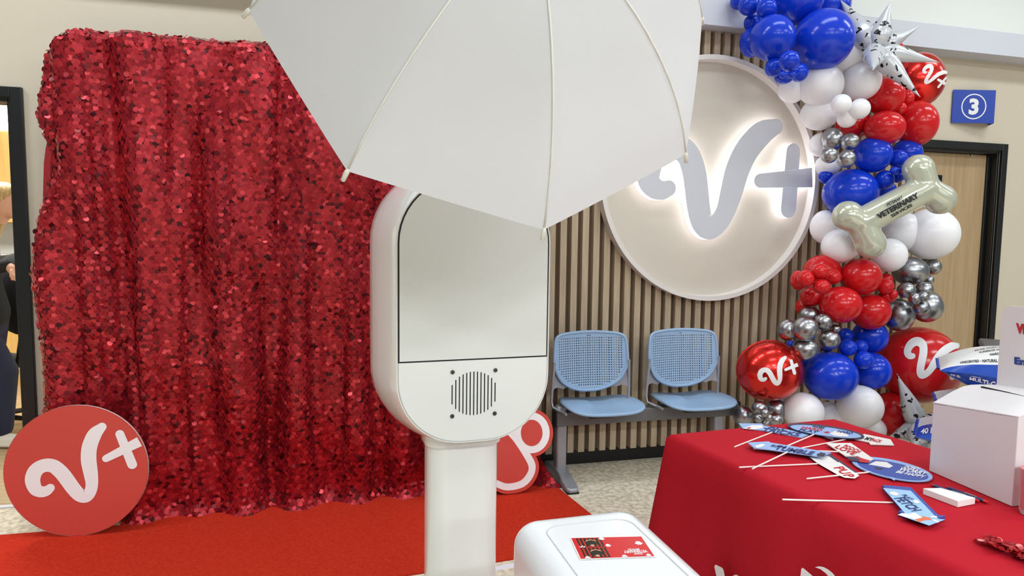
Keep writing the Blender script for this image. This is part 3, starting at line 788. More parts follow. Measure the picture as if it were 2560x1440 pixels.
prop('light blue arrow prop lettered FETCH with an orange fox picture, nearest on the table',
     [(prop_navy, [(130, 190), (765, 250), (1300, 800), (1380, 870), (1525, 882), (1170, 1015), (480, 778), (570, 755), (620, 745)]), ('face', prop_light, [(150, 175), (765, 235), (1300, 790), (1380, 860), (1525, 872), (1170, 1005), (480, 768), (570, 745), (640, 735)]),  # navy layer under the face: the thick edge's shade put into its colour
      ('picture', prop_org, [(860, 870), (1030, 800), (1180, 830), (1240, 880), (1080, 890), (950, 930)]),
      ('picture', prop_white, [(480, 768), (570, 730), (720, 750), (860, 720), (1020, 830), (860, 866), (700, 830)]),
      ('picture', prop_white, [(1230, 880), (1290, 870), (1400, 920), (1350, 945)]), ('picture', prop_white, [(1190, 790), (1340, 795), (1350, 830), (1220, 830)]),
      ('picture', prop_white, ell(400, 300, 100, 0, 16, 40, 16)), ('picture', prop_white, ell(890, 480, 70, 0, 12, 36, 16))],
     ((-2065, 440), (370, 510)), .001, (('FETCH', print_navy, (440, 480), (780, 720), (190, -30)) and ('FETCH', print_navy, (400, 400), (800, 690), (215, -28)), ('PLAY', print_navy, (560, 330), (760, 440), (90, -14))), c9_, .011)
# note block and pens
blk = [onz(*c9_(*p), TZ+.018) for p in ((1040, 178), (1430, 170), (2195, 390), (1810, 462))]
mb = MB(); mb.prism([p-K*.018+K*.0008 for p in blk], K*.017)
tag(mb.build('note_block', paper_m, bevel=.001), 'block of blank white note slips beside the white ballot box', 'note block')
for p, q, h, lab in (((1200, 100), (2280, 470), .004, 'navy pen with red ends, mostly hidden behind the note block'), ((1530, 150), (2480, 500), .004, 'navy pen with red ends touching the foot of the white ballot box')):
    P0, P1 = onz(*c9_(*p), TZ+.006), onz(*c9_(*q), TZ+.006); r = empty('pen', P0, lab, 'pen'); d_ = (P1-P0)
    MB().tube([P0+d_*.08, P0+d_*.90], .0045, 10).build('barrel', mat('pen_navy', (26, 40, 96), .3), r, smooth=50)
    MB().tube([P0, P0+d_*.02, P0+d_*.08], [.002, .004, .0046], 10).build('cap', mat('pen_red', (196, 32, 36), .3), r, smooth=50)
    MB().tube([P0+d_*.90, P0+d_*.97, P1], [.0046, .004, .002], 10).build('tip', mat('pen_red', (196, 32, 36), .3), r, smooth=50)
    mb = MB(); sd_ = d_.cross(K).normalized()
    put_text(mb, 'VETERINARY', lambda a, b: P0+d_*(.45+.3*a)+sd_*(.0015-.003*b)*-1+K*.0048, .03); mb.build('lettering', print_white, r)

# ================================================================ BALLOT BOX
bl, br_ = onz(2322, 1178, TZ), onz(2530, 1268, TZ)
bx = (br_-bl); by = V((-bx.y, bx.x, 0)).normalized(); by = by if by.x > 0 else -by
BH = at(2332, 1003, depth(bl)).z - TZ
BD = .235; bxn = bx.normalized(); BWd = bx.length
root = empty('ballot_box', bl+bx*.5+by*BD*.5, 'white cardboard ballot box with a slot and a tall header card on the table', 'ballot box')
def BP(a, b, z): return bl+bxn*a+by*b+K*z
def btop(a): return BH+.030*a/BWd
mb = MB(); mb.loft([[BP(0, 0, z0), BP(BWd, 0, z1), BP(BWd, BD, z1), BP(0, BD, z0)] for z0, z1 in ((.001, .001), (btop(0), btop(BWd)))])
mb.build('carton', ballot_m, root, bevel=.002)
prof = [(0, -.004), (0, .001), (.03, .015), (.065, .032), (.10, .045), (.125, .049), (.16, .049), (BD-.012, .046), (BD, .040), (BD, -.004)]
mb = MB(); mb.loft([[BP(a, b, btop(a)+z*(1-.55*max(0, (a-.2)/.06)**2)) for b, z in prof] for a in (0, .05, .1, .15, .2, .23, BWd)]); mb.build('lid', ballot_m, root, smooth=25)
q0 = BP(.05, .108, btop(.05)+.0475); q1 = BP(.235, .085, btop(.235)+.036)
sv = (q1-q0); mb = MB(); mb.box(q0, sv, by*.006, K*.0035); mb.build('slot', gap_m, root)
hb0 = BP(0, BD-.016, btop(0)+.046)
def hdr(px, py): return hit(px, py, hb0, by)
z1_ = hdr(2516, 763).z; z0_ = hb0.z
HWd = BWd+.02; r0 = .03
pts = [(0, z0_-.03), (HWd, z0_-.03), (HWd, z1_-r0)]+[(HWd-r0+r0*cos(a*pi/12), z1_-r0+r0*sin(a*pi/12)) for a in range(7)]+[(r0+r0*cos(pi/2+a*pi/12), z1_-r0+r0*sin(pi/2+a*pi/12)) for a in range(7)]
mb = MB(); mb.prism([V((hb0.x, hb0.y, 0))+bxn*a+K*z for a, z in pts], by*.004); mb.build('header_card', ballot_m, root)
mb = MB(); put_text(mb, 'VE', lambda a, b: hdr(2541+30*a, 831+4*a-22*b)-by*.002, .06); mb.build('lettering', print_red, root)
mb = MB(); put_text(mb, 'En', lambda a, b: hdr(2537+28*a, 909+4*a-16*b)-by*.002, .05); mb.build('lettering', mat('print_blue', (40, 70, 150), .5), root)
# the cup at the picture's right edge
cb = onz(2586, 1287, TZ); r = empty('tumbler', cb, 'clear tumbler holding something red beside the white ballot box', 'tumbler')
MB().loft([[cb+V((cos(2*pi*k/24), sin(2*pi*k/24), 0))*rad+K*z for k in range(24)] for z, rad in ((.001, .030), (.012, .032), (.012, .028), (.012, .0282))], True, True).build('base', mat('clear_plastic', (240, 232, 232), .1, trans=.6), r, smooth=50)
MB().loft([[cb+V((cos(2*pi*k/24), sin(2*pi*k/24), 0))*rad+K*z for k in range(24)] for z, rad in ((.0125, .030), (.06, .032), (.115, .035))]).build('cup_wall', mat('red_plastic', (214, 120, 126), .2), r, smooth=50)

# red sequin pouch lower right
def c10_(x, y): return (2420+x/10.2857, 1300+y/10.2857)
root_p = onz(*c10_(900, 650), TZ); r = empty('sequin_pouch', root_p, 'red see-through sequin bow tie lying at the right end of the tablecloth', 'bow tie')
r['label'] = 'crumpled red sequin accessory lying at the near right of the tablecloth'; r['category'] = 'accessory'
mb = MB(); rnd = random.Random(3); redsq = mat('gloss_red', (170, 14, 26), .15, .3)
strip = [(210, 540), (560, 600), (900, 690), (1200, 800), (1500, 950), (1700, 1080)]
pl = [onz(*c10_(*p), TZ+.006) for p in strip]
for p, q in zip(pl, pl[1:]):
    pass
mb.loft([[p+K*-.004+V((-.004, .006, 0)), p+V((0, .004, .004)), p+V((.003, -.004, .003)), p+V((.004, -.006, -.005))] for p in pl]); mb.build('band', redsq, r, smooth=60)
mb = MB()
for i in range(150):
    u = rnd.random(); vx = 480+u*1250; vy = 360+u*420+rnd.uniform(0, 1)*(260+80*u)
    p = onz(*c10_(vx, vy), TZ+.004+rnd.random()*.016)
    nn2 = V((rnd.gauss(0, .4), rnd.gauss(0, .4), 1)).normalized(); x2 = nn2.orthogonal().normalized(); y2 = nn2.cross(x2); rad = .006
    mb.prism([p+x2*rad*cos(2*pi*k/8)+y2*rad*sin(2*pi*k/8) for k in range(8)], nn2*.0004)
o = mb.build('sequins', redsq, r); o['kind'] = 'stuff'
mb = MB(); mb.prism([onz(*c10_(*p), TZ+.011) for p in ((230, 500), (300, 490), (550, 545), (540, 580), (270, 540))], K*.0006); mb.build('clasp', mat('clear_tip', (236, 150, 150), .1), r)

# ================================================================ LITTER BAGS
def bag(c, L, Wd, H, yaw, label, full):
    ax = V((cos(yaw), sin(yaw), 0)); ay = V((-sin(yaw), cos(yaw), 0))
    r = empty('litter_bag', c-K*H/2, label, 'litter bag', 'stacked litter bags')
    nx_, ny_ = 36, 20
    def th(u, v): return H/2*(max(1-abs(u)**2.2, 0)**.75)*(max(1-abs(v)**3.2, 0)**.5)
    def P(u, v, sg, lift=0):
        wr = .006*sin(9*u+4*v)*(1-abs(u))
        return c+ax*(u*L/2)+ay*(v*Wd/2*(1-.06*u*u))+K*(sg*(th(u, v)+lift)+wr)
    mb = MB()
    top = [[P(-1+2*i/nx_, -1+2*j/ny_, 1) for i in range(nx_+1)] for j in range(ny_+1)]
    bot = [[P(-1+2*i/nx_, -1+2*j/ny_, -1) for i in range(nx_+1)] for j in range(ny_+1)]
    for g_, lower in ((top, False), (bot, True)):
        b = len(mb.v); mb.v += [p for row in g_ for p in row]
        for j in range(ny_):
            for i in range(nx_):
                mb.m = 1 if (lower or j < (1 if full else 9)) else 0
                mb.face((b+j*(nx_+1)+i, b+j*(nx_+1)+i+1, b+(j+1)*(nx_+1)+i+1, b+(j+1)*(nx_+1)+i))
    mb.build('sack', [lit_white, lit_blue], r, smooth=180)
    mb = MB(); mb.loft([[P(-1, v, 1)+ax*.004-ax*o_+K*(h+(.003*sin(v*14) if o_ > .01 else 0)) for v in [(k/8-1)*.8 for k in range(17)]] for o_, h in ((0, .001), (.016, .003), (.016, -.003), (0, -.001))], False, False, False)
    mb.build('end_seal', lit_blue, r, smooth=180)
    if full:
        mb = MB()
        put_text(mb, 'MULTI-CAT', lambda a, b: P(-.70+.34*a, -.957-.033*b, -1, .001)-ay*.004, .03)
        put_text(mb, '40 lb', lambda a, b: P(-.90+.11*a, -.945-.043*b, -1, .001)-ay*.004, .03)
        put_text(mb, 'ultra', lambda a, b: P(-.69+.10*a, -.9935-.004*b, -1, .0)-ay*.004, .02)
        mb.build('lettering', print_white, r)
        mb = MB()
        put_text(mb, 'UNSCENTED - NATURAL INGREDIENTS', lambda a, b: P(-.80+.58*a, -.86+.07*b, 1, .003), .03)
        put_text(mb, 'HARD CLUMPING', lambda a, b: P(-.50+.26*a, -.66+.08*b, 1, .003), .03)
        put_text(mb, 'SUPERIOR ODOR CONTROL', lambda a, b: P(-.60+.46*a, -.45+.09*b, 1, .003), .03)
        put_text(mb, '99.9% DUST-FREE - LOW', lambda a, b: P(-.64+.48*a, -.22+.10*b, 1, .003), .03)
        mb.build('lettering', print_black, r)
    else:
        mb = MB(); put_text(mb, '40 lb', lambda a, b: P(-.95+.16*a, -.84+.34*b, 1, .003), .03); mb.build('lettering', print_white, r)
    return r
bt = at(2347, 938, 3.02); by_ = -.56
bax = V((cos(by_), sin(by_), 0)); bay = V((-sin(by_), cos(by_), 0)); BL, BW, BHt = .72, .44, .19
bc = bt + bax*(BL/2) + bay*.06
offs = [0, .0, -.07, .0, -.02, .01]
bl_lab = ['topmost white and blue litter bag of the stack, lettered MULTI-CAT', 'second litter bag from the top, its blue corner showing behind the white box',
          'third litter bag from the top, its blue corner poking out left of the white box', 'fourth litter bag from the top of the stack, hidden behind the table',
          'fifth litter bag from the top of the stack, hidden behind the table', 'bottom litter bag of the stack, hidden behind the table']
for k in range(6):
    zc = .846 if k == 0 else .675-.15*(k-1)
    bag(V((bc.x, bc.y, zc)) + bax*offs[k], BL, BW, .225 if k == 0 else .147, by_+(0, .05, -.04, .03, -.02, 0)[k], bl_lab[k], k == 0)
# grey bin behind the bags
gb = at(2463, 868, 3.6); mb = MB()
r = empty('storage_bin', V((gb.x+.25, gb.y+.15, 0)), 'dark grey bin standing behind the litter bags by the door', 'bin')
MB().box(V((gb.x, gb.y, 0)), bax*.4, bay*.32, K*(gb.z-.02)).build('tub', grey_bin, r, bevel=.02, seg=3)
MB().box(V((gb.x, gb.y, gb.z-.03))-bax*.01-bay*.01, bax*.52, bay*.34, K*.04).build('lid', grey_bin, r, bevel=.012, seg=3)

# ================================================================ WALL SIGN
SD = .125
pc = onw(1774, 442, SD); sc_, _, sz_ = wl(pc)
lft = wl(onw(1511, 490, SD))[0]; rgt = wl(onw(2038, 470, SD))[0]
ztop = wl(onw(1772, 134, SD))[2]; zbot = wl(onw(1772, 752, SD))[2]
RR = (ztop-zbot)/2; sz_ = (ztop+zbot)/2; sc_ = (lft+rgt)/2
root = empty('wall_logo_sign', W(sc_, 0, sz_), 'large round beige wall sign with glowing white V+ letters on the slat wall', 'sign')
fnw = lambda a, b, z: W(sc_+a, z, sz_+b)
n_ = 120
circ = lambda r, z: [fnw(r*cos(2*pi*k/n_), r*sin(2*pi*k/n_), z) for k in range(n_)]
MB().loft([circ(RR-.02, .057), circ(RR-.02, .067)]).build('disc', disc_m, root, smooth=40)
MB().loft([circ(RR, .056), circ(RR, SD), circ(RR-.028, SD), circ(RR-.032, .067), circ(RR-.032, .06)], False, False).build('rim', rim_m, root, smooth=40)
RL = RR*.955
fl3 = lambda a, b, z: fnw(a*RL, b*RL, z)
mb = MB(); logo(mb, fl3, .076, .126, 1, 1.06); mb.build('letter_v', [letter_m, glow_m], root)
mb = MB(); plus(mb, fl3, .076, .1262, 1, True, 1.12); mb.build('plus_mark', [letter_m, glow_m], root)
inset = lambda path: [(x_, y_, max(h-.008, .01)) for x_, y_, h in path]
mb = MB()
for pth in (LOGO_V, LOGO_P1, LOGO_P2): add_ribbon(mb, inset(pth), fl3, .0755, .068, None)
mb.build('backlight', halo_m, root)

# ================================================================ ROOM SIGN 3
q0, q1 = onw(2384, 228, .0), onw(2380, 305, 0)
tl, tr = onw(2384, 224, .012), None
s0, _, zt = wl(tl); zb_ = wl(onw(2379, 307, .012))[2]
# outer edge stands out from the wall
dout = .085
pr0 = onw(2491, 218, dout); s1 = wl(pr0)[0]
root = empty('room_sign', W((s0+s1)/2, 0, zb_), 'blue projecting sign with a circled white 3 above the door', 'sign')
za, zbm = zt, zb_
def SP(a, z): return W(s0+(s1-s0)*a, .012+(dout-.012)*a, z)
nface = (SP(1, 0)-SP(0, 0)).cross(K).normalized(); nface = nface if nface.dot(CP-SP(.5, 2.4)) > 0 else -nface
mb = MB(); mb.prism([SP(0, za), SP(1, za), SP(1, zbm), SP(0, zbm)], nface*-.004); mb.build('panel', blue_sign, root)
mb = MB(); mb.prism([SP(1, za), W(s1+.05, .005, za), W(s1+.05, .005, zbm), SP(1, zbm)], N*.004); mb.build('panel', blue_sign, root)
wid = (SP(1, 0)-SP(0, 0)).length; hgt = za-zbm; mb = MB(); rr_ = .385*min(wid, hgt)
cf = SP(.5, (za+zbm)/2)+nface*.001; ex = (SP(1, 0)-SP(0, 0)).normalized()
mb.loft([[cf+(ex*cos(2*pi*k/64)+K*sin(2*pi*k/64))*r for k in range(64)] for r in (rr_, rr_*.91)], False, False, True); mb.build('ring', print_white, root)
mb = MB(); put_text(mb, '3', lambda a, b: cf+ex*((a-.5)*rr_*.78)+K*((b-.5)*rr_*1.12), .045); mb.build('numeral', print_white, root)

# ================================================================ BENCH
DBK = .17
def chair_center(l, r_): return (l+r_)/2
c1s = -.25; c2s = .348
root = empty('beam_bench', W(.09, .24, 0), 'two-seat beam bench with light blue plastic seats against the slat wall', 'bench')
MB().wbox(-.47, .72, .215, .285, .329, .409).build('beam', steel_d, root, bevel=.004)
for s_ in (-.476, .72): MB().wbox(s_, s_+.006, .21, .29, .324, .414).build('beam_cap', rubber, root)
for s_ in (-.43, .60):
    lg = MB().wbox(s_-.032, s_+.032, .205, .265, .06, .44).build('leg', steel_m, root, bevel=.012, seg=3)
    mb = MB()
    mb.loft([[W(s_+a, d, z) for a, z in ((-wd, .008), (wd, .008), (wd, hh), (-wd, hh))] for d, wd, hh in ((.02, .03, .03), (.06, .036, .05), (.2, .036, .075), (.27, .036, .075), (.40, .038, .045), (.462, .036, .034), (.478, .02, .028))])
    mb.build('foot', steel_m, lg, bevel=.008, seg=3)
    MB().wbox(s_-.034, s_+.034, .40, .475, 0, .009).build('foot_pad', rubber, lg)
OUT = [(-.205, .845), (-.15, .858), (0, .865), (.15, .858), (.205, .845), (.222, .82), (.228, .78), (.232, .70), (.226, .66), (.19, .59), (.13, .545), (.06, .522), (0, .518), (-.06, .522), (-.13, .545), (-.19, .59), (-.226, .66), (-.232, .70), (-.228, .78), (-.222, .82)]
OUTS = smooth_closed(OUT, 5)
def inside(x_, z_, off=0):
    c = False; m_ = len(OUTS)
    for i in range(m_):
        (x1, z1), (x2, z2) = OUTS[i-1], OUTS[i]
        if (z1 > z_) != (z2 > z_) and x_ < (x2-x1)*(z_-z1)/(z2-z1)+x1: c = not c
    return c
def back_pt(cs, x_, z_, off=0):
    tilt = (z_-.5)*-.10; return W(cs+x_, DBK+.055-.9*x_*x_*-1*1.0*.9-.0+tilt+off-.0, z_)
for ci, cs in enumerate((c1s, c2s)):
    # backrest: a perforated shell with a solid rim
    mb = MB(); st = .0072; nxg = int(.47/st); nzg = int(.36/st); vid = {}
    def vtx(i, j):
        if (i, j) not in vid: vid[(i, j)] = len(mb.v); mb.v.append(back_pt(cs, -.235+i*st, .512+j*st))
        return vid[(i, j)]
    inn = lambda i, j: inside(-.235+i*st, .512+j*st)
    for i in range(nxg):
        for j in range(nzg):
            if not (inn(i, j) and inn(i+1, j) and inn(i, j+1) and inn(i+1, j+1)): continue
            hole = i % 2 == 1 and j % 2 == 1 and inn(i-3, j) and inn(i+4, j) and inn(i, j-3) and inn(i, j+4)
            if hole: continue
            mb.face((vtx(i, j), vtx(i+1, j), vtx(i+1, j+1), vtx(i, j+1)))
    bk = mb.build('backrest', seat_m, root, smooth=180)
    sm = bk.modifiers.new('thick', 'SOLIDIFY'); sm.thickness = .007; sm.offset = 0
    loop = [back_pt(cs, x_*.985, .69+(z_-.69)*.985) for x_, z_ in OUTS]
    MB().tube(loop+[loop[0], loop[1]], .0095, 8, False).build('backrest_rim', seat_m, bk, smooth=180)
    # seat
    mb = MB(); rings = []
    def seat_outline(k, dz):
        pts = []
        for q in range(48):
            a = 2*pi*q/48; ca, sa = cos(a), sin(a)
            xx = abs(ca)**(.48)*(1 if ca > 0 else -1)*.24; yy = abs(sa)**(.5)*(1 if sa > 0 else -1)*.215
            if yy < 0: xx *= 1-.10*(yy/-.215)
            zz = .452 - .016*max(yy/.215, 0)**3 - .012*cos(pi*xx/.47)*(1-max(yy/.215, 0)) + .012*(xx/.235)**2
            pts.append(W(cs+.05+xx*k, .272+yy*k*.9, zz+dz))
        return pts
    rings = [seat_outline(.3, .0), seat_outline(.7, .001), seat_outline(.93, .002), seat_outline(.985, 0), seat_outline(1, -.008), seat_outline(.98, -.015), seat_outline(.9, -.016), seat_outline(.3, -.018)]
    mb.loft(rings); mb.build('seat', seat_m, root, smooth=180)
    MB().wbox(cs-.06, cs+.08, .21, .40, .40, .418).build('seat_mount', rubber, root)
    # side brackets
    for sg in (-1, 1):
        P_ = [(.232*sg, .70), (.236*sg, .62), (.240*sg, .54), (.242*sg, .47), (.236*sg, .435), (.20*sg, .422)]
        D_ = [DBK+.09, DBK+.085, DBK+.08, DBK+.075, DBK+.085, DBK+.14]
        br = MB(); br.tube([W(cs+a, d-.0, z) for (a, z), d in zip(P_, D_)], .0085, 8)
        br.prism([back_pt(cs, a*sg, z, -.012) for a, z in ((.228, .70), (.236, .53), (.225, .545), (.20, .548), (.165, .535), (.14, .545), (.19, .588), (.222, .65))], N*.005)
        br.tube([W(cs+.20*sg, DBK+.14, .425), W(cs+.19*sg, .36, .42)], .008, 8)
        br.build('bracket', steel_m, root, smooth=50)

# ================================================================ ROOM BEHIND THE DOORWAY: person, chair, cabinets
# upper cabinet and shelf light on the far wall, counter below
cs0 = wl(onw(46, 450, -3.25))[0]
ctop = onw(20, 327, -3.25).z; cbot = onw(20, 557, -3.25).z
r = empty('wall_cabinet', W(cs0-.5, -3.4, cbot), 'honey maple wall cabinet seen through the left doorway', 'cabinet')
MB().wbox(cs0-1.2, cs0, -3.6, -3.25, cbot, ctop).build('carcass', maple_m, r)
sdr = wl(onw(31, 450, -3.25))[0]
for a, b in ((sdr+.006, cs0-.004), (sdr-.5, sdr-.006)): MB().wbox(a, b, -3.25, -3.23, cbot+.004, ctop-.01).build('door', maple_m, r, bevel=.003)
MB().wbox(cs0-1.3, cs0+.3, -3.6, -3.2, ctop+.16, ctop+.22)
sh = MB().wbox(cs0-1.3, cs0+.35, -3.6, -3.15, onw(20, 295, -3.2).z, onw(20, 280, -3.2).z).build('shelf_light', light_diff)
tag(sh, 'bright white strip light above the maple wall cabinet', 'light')
cz = onw(20, 640, -3.0).z
r = empty('counter', W(cs0-.4, -3.3, 0), 'white counter with dark edge behind the person in the left doorway', 'counter')
MB().wbox(cs0-1.4, cs0+.5, -3.6, -3.0, cz-.04, cz).build('worktop', mat('dark_edge', (60, 62, 66), .4), r)
MB().wbox(cs0-1.4, cs0+.5, -3.58, -3.04, 0, cz-.04).build('base_unit', maple_m, r)
pp_ = [W(cs0-.35, -3.15, cz+.002), W(cs0-.1, -3.12, cz+.002), W(cs0-.12, -3.4, cz+.002), W(cs0-.36, -3.42, cz+.002)]
tag(MB().prism(pp_, K*.002).build('paper_sheet', paper_m), 'white paper lying on the counter seen through the left doorway', 'paper')
# office chair
pcz = 4.55
cbk = at(50, 735, pcz); base = V((cbk.x-.10, cbk.y, 0))
r = empty('office_chair', base, 'black office chair behind the person in the left doorway', 'chair')
mb = MB(); mb.ball(cbk, (.19, .11, .29)); mb.build('backrest', dark_top, r, smooth=180)
mb = MB(); mb.ball(base+V((-.18, 0, .48)), (.25, .25, .06)); mb.build('seat', dark_top, r, smooth=180)
MB().tube([base+V((-.15, 0, .08)), base+V((-.15, 0, .45))], .03, 12).build('gas_lift', black_m, r, smooth=50)
MB().tube([base+V((-.12, 0, .44)), base+V((.06, 0, .46)), cbk-V((-.02, 0, .2))], .02, 8).build('back_bar', black_m, r, smooth=50)
for k in range(5):
    a = 2*pi*k/5+.0; d_ = V((cos(a), sin(a), 0)); lg = MB().tube([base+V((-.15, 0, .1)), base+V((-.15, 0, .075))+d_*.3], [.024, .016], 8).build('base_arm', black_m, r, smooth=50)
    MB().ball(base+V((-.15, 0, .03))+d_*.3, .03, 12, 8).build('castor', black_m, lg, smooth=180)
# person, facing right, leaning a little forward
def pe(px, py, z=4.12): return at(px, py, z)
sole = onz(22, 1118); pz = depth(sole)
pe = lambda px, py, dz=0: at(px+8, py, pz+dz)
root = empty('person', V((sole.x, sole.y, 0)), 'blonde person in navy scrubs and white shoes leaning forward in the left doorway', 'person')
body = MB()
head = pe(8, 505); hx = CR
ax3 = (CR, CD, CU)
body.ball(head, (.088, .075, .112), 20, 14, ax3)
body.ball(head+CR*.045-CU*.045, (.055, .055, .065), 16, 10, ax3)
body.limb(head+CR*.09-CU*.018, .010, head+CR*.106-CU*.034, .013)          # nose
body.limb(head+CR*.088-CU*.066, .014, head+CR*.09-CU*.07, .014)           # lips
body.limb(head+CR*.07-CU*.102, .022, head+CR*.075-CU*.1, .022)            # chin
body.limb(head-CR*.03-CU*.08, .052, pe(-48, 585), .06)
sh_c = pe(-78, 612); hip = pe(-62, 800)
body.limb(sh_c, .13, pe(-72, 700), .125); body.limb(pe(-72, 700), .125, hip, .15)
wr = pe(10, 664, -.12); el = pe(-66, 676, -.16); shd = pe(-84, 615, -.16)
body.limb(shd, .05, el, .042); body.limb(el, .040, wr, .028)
hd = pe(22, 672, -.12); body.limb(wr, .026, hd, .028); body.limb(hd-CU*.010, .025, pe(29, 682, -.12), .025)
for k, (dx, dy, ln, zz) in enumerate(((9, 10, 1.0, -.03), (10, 14, 1.1, -.012), (8, 17, 1.1, .008), (4, 19, .9, .026))):
    k0 = pe(30, 683, -.12)+CD*zz; k1 = k0+(CR*dx-CU*dy)*(.0022*ln); k2 = k1+(CR*(dx-6)-CU*(dy+6))*(.0014*ln)
    body.limb(k0, .0105, k1, .0095, 10); body.limb(k1, .0092, k2, .0078, 10)
body.limb(pe(21, 678, -.145), .012, pe(20, 690, -.155), .0105, 10); body.limb(pe(20, 690, -.155), .0098, pe(23, 699, -.155), .008, 10)
for fx, kz in ((2, 0), (-38, .16)):
    kn = pe(fx-2, 930, kz); an = pe(fx-8, 1085, kz)
    body.limb(hip+CD*(kz-.08), .095, kn, .062); body.limb(kn, .060, an, .042)
    body.limb(an-CU*.05, .035, an-CU*.06+CR*.08, .03)
bo = body.build('body', skin_m, root)
rm = bo.modifiers.new('fuse', 'REMESH'); rm.mode = 'VOXEL'; rm.voxel_size = .006; rm.use_smooth_shade = True
sm = bo.modifiers.new('soft', 'SMOOTH'); sm.factor = .5; sm.iterations = 3
def cloth_part(name, m, fill, vox=.010, it=4):
    b = MB(); fill(b); o = b.build(name, m, root); rm = o.modifiers.new('fuse', 'REMESH'); rm.mode = 'VOXEL'; rm.voxel_size = vox; rm.use_smooth_shade = True
    s_ = o.modifiers.new('soft', 'SMOOTH'); s_.factor = .5; s_.iterations = it; return o
def f_top(b):
    b.limb(sh_c, .145, pe(-72, 700), .14); b.limb(pe(-72, 700), .14, pe(-54, 780), .155); b.limb(pe(-40, 575), .062, sh_c, .10)
    b.limb(shd, .07, el, .056); b.limb(el, .054, pe(5, 664, -.12), .042)
cloth_part('jacket', dark_top, f_top)
def f_tr(b):
    b.limb(pe(-64, 780), .15, hip, .155)
    for fx, kz in ((2, 0), (-38, .16)):
        kn = pe(fx-2, 930, kz); an = pe(fx-8, 1068, kz); b.limb(hip+CD*(kz-.08), .115, kn, .085); b.limb(kn, .084, an, .07)
cloth_part('trousers', navy_m, f_tr)
shoe_m = mat('white_shoe', (226, 224, 220), .5)
for fx, kz in ((2, 0), (-38, .16)):
    an = pe(fx-8, 1085, kz); g0 = V((an.x, an.y, 0))
    def f_sh(b, g0=g0):
        b.limb(g0+K*.05-CR*.03, .048, g0+K*.042+CR*.13, .038); b.limb(g0+K*.05, .046, g0+K*.09, .046); b.limb(g0+K*.02-CR*.04, .018, g0+K*.02+CR*.16, .018)
        b.limb(g0+K*.02-CR*.04+CD*.03, .018, g0+K*.02+CR*.14+CD*.03, .018); b.limb(g0+K*.02-CR*.04-CD*.03, .018, g0+K*.02+CR*.14-CD*.03, .018)
    cloth_part('shoe', shoe_m, f_sh, .008)
def f_hair(b):
    b.ball(head-CR*.022+CU*.032, (.100, .088, .100), 20, 14, ax3); b.ball(head-CR*.05+CU*.0, (.085, .09, .11), 20, 14, ax3)
    b.limb(head+CR*.045+CU*.075, .035, head+CR*.07+CU*.035, .018)
    b.limb(head-CR*.06, .075, head-CR*.075-CU*.13, .06); b.limb(head-CR*.04-CU*.05-CD*.055, .035, head-CR*.05-CU*.19-CD*.05, .022); b.limb(head-CR*.075-CU*.13, .06, head-CR*.08-CU*.22, .035)
cloth_part('hair', hair_m, f_hair, .007, 3)
eye_m = mat('eye', (50, 40, 36), .2)
MB().ball(head+CR*.082+CU*.008-CD*.03, .009, 10, 8).build('eye', eye_m, root, smooth=180)
MB().limb(head-CR*.002-CU*.01-CD*.082, .014, head-CR*.004-CU*.035-CD*.080, .010).build('ear', skin_m, root, smooth=180)

# ================================================================ BALLOONS
def unit_balloon(name, m):
    mb = MB(); n, mm = 32, 18; rings = []
    for i in range(mm+1):
        a = min(max(pi*i/mm, .02), pi-.02); zz = -cos(a); r = sin(a)
        if zz < 0: r *= (1-.10*zz*zz*(-zz)); zz *= 1+.10*zz*zz
        rings.append([V((r*cos(2*pi*j/n), r*sin(2*pi*j/n), zz)) for j in range(n)])
    rings = [[V((.06*cos(2*pi*j/n), .06*sin(2*pi*j/n), -1.17)) for j in range(n)], [V((.03*cos(2*pi*j/n), .03*sin(2*pi*j/n), -1.12)) for j in range(n)]]+rings
    mb.loft(rings); o = mb.build(name, m, smooth=180, origin=(0, 0, 0)); me = o.data; bpy.data.objects.remove(o); return me
UB = {k: unit_balloon('balloon', m) for k, m in BM.items()}
def bpos(x, y, L): return onw(x, y, .20+.095*L)
def balloon(x, y, rx, ry, L, colr, label, core=None):
    p = bpos(x, y, L); z = depth(p); a, b = rx/F*z, ry/F*z
    o = bpy.data.objects.new('balloon', UB[colr]); COL.objects.link(o); o.location = p
    core = core or W(wl(p)[0]+random.uniform(-.05, .05), 0.1, p.z-.03)
    ax_ = (p-core).normalized(); q = ax_.to_track_quat('Z', 'Y'); o.rotation_mode = 'QUATERNION'; o.rotation_quaternion = q
    # radii: height follows ry where the local axes point up, else rx
    m = (a+b)/2; sx = [0, 0, 0]
    for i in range(3):
        v = q @ V((1 if i == 0 else 0, 1 if i == 1 else 0, 1 if i == 2 else 0)); wz = v.z*v.z; wx = v.dot(T)**2
        sx[i] = b*wz + a*wx + m*(1-wz-wx)
    o.scale = sx
    tag(o, label, 'balloon', 'balloon garland'); return o, p, (a+b)/2
